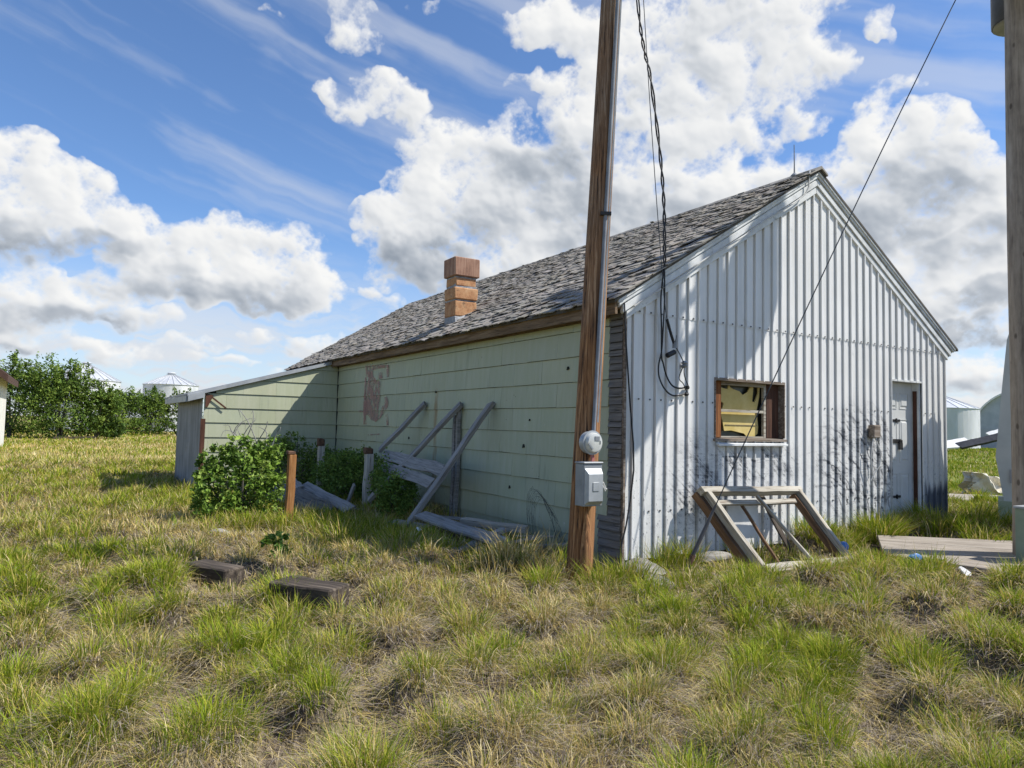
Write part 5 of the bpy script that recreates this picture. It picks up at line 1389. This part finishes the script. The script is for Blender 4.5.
for a in [(3.98, -.22, .24, 700, (.25, .5)), (4.35, -.16, .2, 300, (.2, .4)), (5.0, -.45, .35, 600, (.2, .42)), (5.5, -.6, .4, 700, (.2, .45)), (5.9, -1.0, .4, 500, (.2, .4)), (4.95, -.95, .25, 350, (.15, .3)),
          (3.5, -.2, .16, 220, (.15, .3)), (3.1, -.3, .2, 260, (.15, .32)), (2.75, -.45, .2, 250, (.12, .28)),
          (1.6, -.32, .25, 160, (.15, .34), .6), (1.25, -.4, .15, 70, (.1, .25), .5), (2.05, -.4, .18, 110, (.1, .24), .4), (.75, -.7, .2, 150, (.1, .24), .5), (1.5, -1.25, .2, 150, (.08, .2), .7), (2.2, -1.3, .2, 160, (.08, .2), .8), (.25, -.9, .2, 140, (.1, .22), .6),
          (.42, -.14, .15, 130, (.18, .4)), (.66, -.22, .16, 170, (.2, .42)), (.12, -.75, .2, 160, (.14, .3)), (-.3, -.45, .2, 300, (.2, .4)), (-.6, -.5, .2, 260, (.15, .35)),
          (-1.35, 2.3, .3, 420, (.16, .34)), (-1.5, 3.0, .35, 520, (.18, .38)), (-1.55, 3.7, .35, 420, (.16, .34)), (-1.6, 1.7, .25, 320, (.14, .3)), (-1.75, 4.0, .3, 300, (.14, .3)), (-1.95, 3.2, .3, 360, (.16, .34)), (-2.2, 3.9, .3, 360, (.2, .4)), (-2.0, 2.4, .35, 420, (.18, .38)), (-1.85, 1.1, .3, 300, (.14, .3), .6), (-1.3, .5, .3, 300, (.14, .3), .35), (-1.0, -.1, .3, 380, (.18, .36), .4),
          (-2.75, 4.0, .3, 330, (.18, .36)), (-3.1, 4.3, .25, 220, (.18, .34)), (-2.45, 4.2, .25, 240, (.18, .36)), (-.25, 1.75, .1, 90, (.2, .38)), (-2.9, 8.5, .3, 200, (.2, .4), .7), (-2.75, 9.5, .3, 160, (.2, .4), .7), (4.9, -1.3, .14, 120, (.15, .3)), (4.75, -1.1, .2, 200, (.2, .4)),
          (-2.8, .45, .14, 140, (.1, .22), .8), (-2.55, -.35, .14, 150, (.12, .26), .8), (-3.25, .55, .14, 150, (.1, .22), .7), (-3.85, 1.2, .2, 200, (.1, .22), .7), (-1.05, .25, .22, 150, (.25, .48), .12), (-.85, -.05, .2, 130, (.22, .42), .12), (-1.3, .1, .2, 120, (.2, .4), .15), (-.5, .55, .15, 70, (.2, .4), .1)]:
    tuft(*a)
GVa = np.concatenate(GV)
gr = np_mesh('grass', GVa, [np.concatenate(GQ), np.concatenate(GT)], M_grass, np.clip(np.concatenate(GC), 0, 1))
tag(gr, 'green and straw coloured tussock grass covering the yard', 'grass', None, 'stuff')

# ------------------------------------------------------------------ bushes
def f_leaf(nt):
    t = attr(nt)
    return dict(color=t, trans=.3)
M_leaf = mat('leaves', f_leaf, .55, spec=.18)
M_bark = m_wood('grey_bark', (.05, .045, .04), (.13, .115, .10), (.22, .2, .175), (0, 0, 1))
def leaves(name, P_, Ls, Ws, C, parent, upb=.35):
    n = len(P_)
    nrm = rng.normal(0, 1, (n, 3)) + np.array([.25, -.2, .1]); nrm[:, 2] = np.abs(nrm[:, 2]) + upb; nrm /= np.linalg.norm(nrm, axis=1)[:, None]
    d = rng.normal(0, 1, (n, 3)); d -= nrm * (d * nrm).sum(1)[:, None]; d /= np.linalg.norm(d, axis=1)[:, None]
    s = np.cross(nrm, d)
    L = (Ls * rng.uniform(.65, 1.3, n))[:, None]; W = (Ws * rng.uniform(.7, 1.3, n))[:, None]
    cup = nrm * L * .12
    V = np.stack([P_ - d * L * .5, P_ + s * W * .5 - d * L * .05 + cup, P_ + d * L * .5, P_ - s * W * .5 - d * L * .05 + cup], 1).reshape(-1, 3)
    F = np.arange(n)[:, None] * 4 + np.array([[0, 1, 2, 3]])
    return np_mesh(name, V, F, M_leaf, np.repeat(np.clip(C, 0, 1), 4, axis=0), parent)
GREENS = np.array([[.045, .085, .018], [.065, .115, .022], [.095, .15, .03], [.05, .095, .025]])
def bush(name, label, cat, c, lobes, n, leaf, group=None, bright=1.0, stems=7, twig=True, pal=GREENS, spray=.25):
    """lobes: (dx, dy, z, rx, ry, rz)"""
    t = thing(name, label, cat, (c[0], c[1], c[2]), group)
    vol = np.array([l[3] * l[4] * l[5] for l in lobes]) ** .67; vol /= vol.sum()
    Ps, Cs = [], []
    for l, f in zip(lobes, vol):
        m = int(n * f)
        # leaves gather on short sprays: pick spray centres, then scatter
        k = max(8, m // 14)
        u = rng.normal(0, 1, (k, 3)); u /= np.linalg.norm(u, axis=1)[:, None]
        rr_ = rng.uniform(.35, 1.0, k) ** .5 * (1 + spray * (rng.random(k) - .45))
        cen = u * rr_[:, None]; idx = rng.integers(0, k, m)
        P_ = cen[idx] + rng.normal(0, .11, (m, 3)); 
        P_ = P_ * np.array(l[3:6]) + np.array([c[0] + l[0], c[1] + l[1], c[2] + l[2]])
        col_ = pal[rng.integers(0, len(pal), k)][idx] * (1 + rng.normal(0, .22, (m, 1))) * bright
        keep = P_[:, 2] > c[2] + .02
        Ps.append(P_[keep]); Cs.append(col_[keep])
    leaves('foliage', np.concatenate(Ps), leaf[0], leaf[1], np.concatenate(Cs), t)
    mb = MB(); g = random.Random(len(label))
    sc_l = max(l[5] for l in lobes)
    for k in range(stems):
        l = lobes[k % len(lobes)]
        e_ = Vector((c[0] + l[0] + g.uniform(-.5, .5) * l[3], c[1] + l[1] + g.uniform(-.5, .5) * l[4], c[2] + l[2] + l[5] * g.uniform(.2, .8)))
        b = Vector((c[0] + g.uniform(-.12, .12) * l[3], c[1] + g.uniform(-.12, .12) * l[4], c[2] - .05))
        m_ = b.lerp(e_, .5) + Vector((g.uniform(-.1, .1), g.uniform(-.1, .1), .1)) * sc_l
        mb.tube(cr([b, m_, e_], 4), [sc_l * q for q in np.linspace(.035, .008, 9)], 6)
    mb.build('stem', M_bark, t, smooth=True)
    return t
LIME = np.array([[.13, .22, .03], [.19, .30, .045], [.27, .37, .075], [.10, .175, .03]])
b1 = bush('shrub', 'bright green leafy shrub in the sun with bare twigs on top', 'shrub', (-2.68, 4.75, .0),
     [(0, 0, .62, .46, .40, .46), (-.3, -.1, .40, .32, .32, .34), (.3, .1, .46, .34, .34, .42), (.0, 0, .98, .26, .26, .26), (-.3, .1, .85, .2, .2, .22), (.28, .0, .92, .2, .2, .22), (.46, .42, .98, .26, .22, .22), (-.42, -.05, .62, .16, .16, .2)], 5600, (.072, .042), None, 1.0, 9, pal=LIME)
mb = MB(); g = random.Random(9)
for k in range(11):
    a = g.uniform(0, 6.28); b = Vector((-2.5 + g.uniform(-.3, .45), 5.0 + g.uniform(-.2, .4), 1.0)); e_ = b + Vector((g.uniform(-.35, .25), g.uniform(-.2, .3), g.uniform(.25, .62)))
    mb.tube(cr([b, b.lerp(e_, .5) + Vector((g.uniform(-.08, .08), g.uniform(-.08, .08), .1)), e_, e_ + Vector((g.uniform(-.1, .1), 0, g.uniform(-.12, .03)))], 4), [.009 - .0006 * i for i in range(13)], 5)
mb.build('bare_twigs', M_grey, b1, smooth=True)
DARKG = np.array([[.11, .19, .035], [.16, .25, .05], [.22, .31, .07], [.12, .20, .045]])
SG2 = 'shaded shrubs along the green wall'
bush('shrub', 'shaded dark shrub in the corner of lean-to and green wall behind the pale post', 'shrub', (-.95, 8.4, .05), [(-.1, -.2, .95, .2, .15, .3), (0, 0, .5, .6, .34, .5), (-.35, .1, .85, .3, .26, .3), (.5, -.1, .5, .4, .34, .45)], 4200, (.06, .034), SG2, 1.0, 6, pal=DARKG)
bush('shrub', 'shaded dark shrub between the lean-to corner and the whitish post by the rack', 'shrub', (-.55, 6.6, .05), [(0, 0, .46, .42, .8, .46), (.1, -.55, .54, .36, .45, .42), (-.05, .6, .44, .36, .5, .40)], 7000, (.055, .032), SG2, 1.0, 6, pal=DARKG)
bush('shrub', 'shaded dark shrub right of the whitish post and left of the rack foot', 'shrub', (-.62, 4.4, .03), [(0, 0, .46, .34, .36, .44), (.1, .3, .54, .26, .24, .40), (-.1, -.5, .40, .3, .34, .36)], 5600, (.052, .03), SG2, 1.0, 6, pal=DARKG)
bush('weed', 'small leafy green weed between the two railway ties', 'weed', (-2.98, 1.45, .06), [(0, 0, .14, .16, .15, .15), (.05, .05, .24, .1, .1, .1)], 420, (.06, .035), None, 1.0, 4, pal=LIME)
def atd(lat, d): return (camx + .528 * d + .849 * lat * d, camy + .849 * d - .528 * lat * d)
TG = 'bushes along the far left edge of the yard'
TREE = np.array([[.085, .145, .025], [.12, .195, .035], [.18, .265, .045], [.10, .16, .035], [.23, .31, .06]])
def far_bush(px, d, hw, h, label, n, seed, pal=TREE):
    g = random.Random(seed); x, y = atd((px - 512) / 708.6, d); lob = []
    for k in range(8):
        q = g.uniform(-1, 1); hh = h * (1 - .28 * q * q) * g.uniform(.62, .86); rz_ = g.uniform(.16, .26) * h
        lob.append((.849 * q * hw * .72 + g.uniform(-.3, .3), -.528 * q * hw * .72 + g.uniform(-.6, .6), hh - rz_ * .4, g.uniform(.4, .55) * hw, g.uniform(.4, .55) * hw, rz_))
    for k in range(9):
        q = g.uniform(-1, 1); rz_ = g.uniform(.12, .22) * h
        lob.append((.849 * q * hw * .9, -.528 * q * hw * .9 + g.uniform(-.5, .5), h * (1 - .3 * q * q) * g.uniform(.78, .93) - rz_ * .2, g.uniform(.10, .2) * hw, g.uniform(.12, .2) * hw, rz_))
    lob.append((0, 0, h * .36, hw * .9, hw * .8, h * .36)); lob.append((0, 0, h * .2, hw, hw * .85, h * .2))
    bush('bush', label, 'bush', (x, y, .08), lob, int(n * 1.35), (.21, .09), TG, 1.0, 8, pal=pal, spray=.5)
far_bush(12, 46, 2.5, 5.5, 'tall dark bush rising beside the cream shed', 7000, 1)
far_bush(62, 45, 2.3, 5.2, 'biggest light green bush, between the shed bush and half hidden bin', 9000, 2)
far_bush(98, 46, 1.3, 3.9, 'medium bush in front of the half hidden grain bin', 4500, 3)
far_bush(122, 57, 1.9, 4.0, 'dense bush standing below the gap between the two grain bins', 5000, 4)
far_bush(150, 59, 1.9, 3.9, 'dense bush straight below the right grain bin of the pair', 5000, 5)
far_bush(180, 60, 2.0, 3.9, 'bush whose right side hides behind the lean-to end wall', 4500, 6)
far_bush(113, 47, .95, 1.35, 'low round bush standing out before the bush row', 2200, 7, pal=GREENS * 1.3)
x0, y0 = atd((56 - 512) / 708.6, 43.5); x1, y1 = atd((98 - 512) / 708.6, 44.5)
plank('log', (x0, y0, .10), (x1, y1, .16), .22, .15, M_tie, (0, 0, 1), None, 'grey fallen log lying in front of the far bushes', 'log')
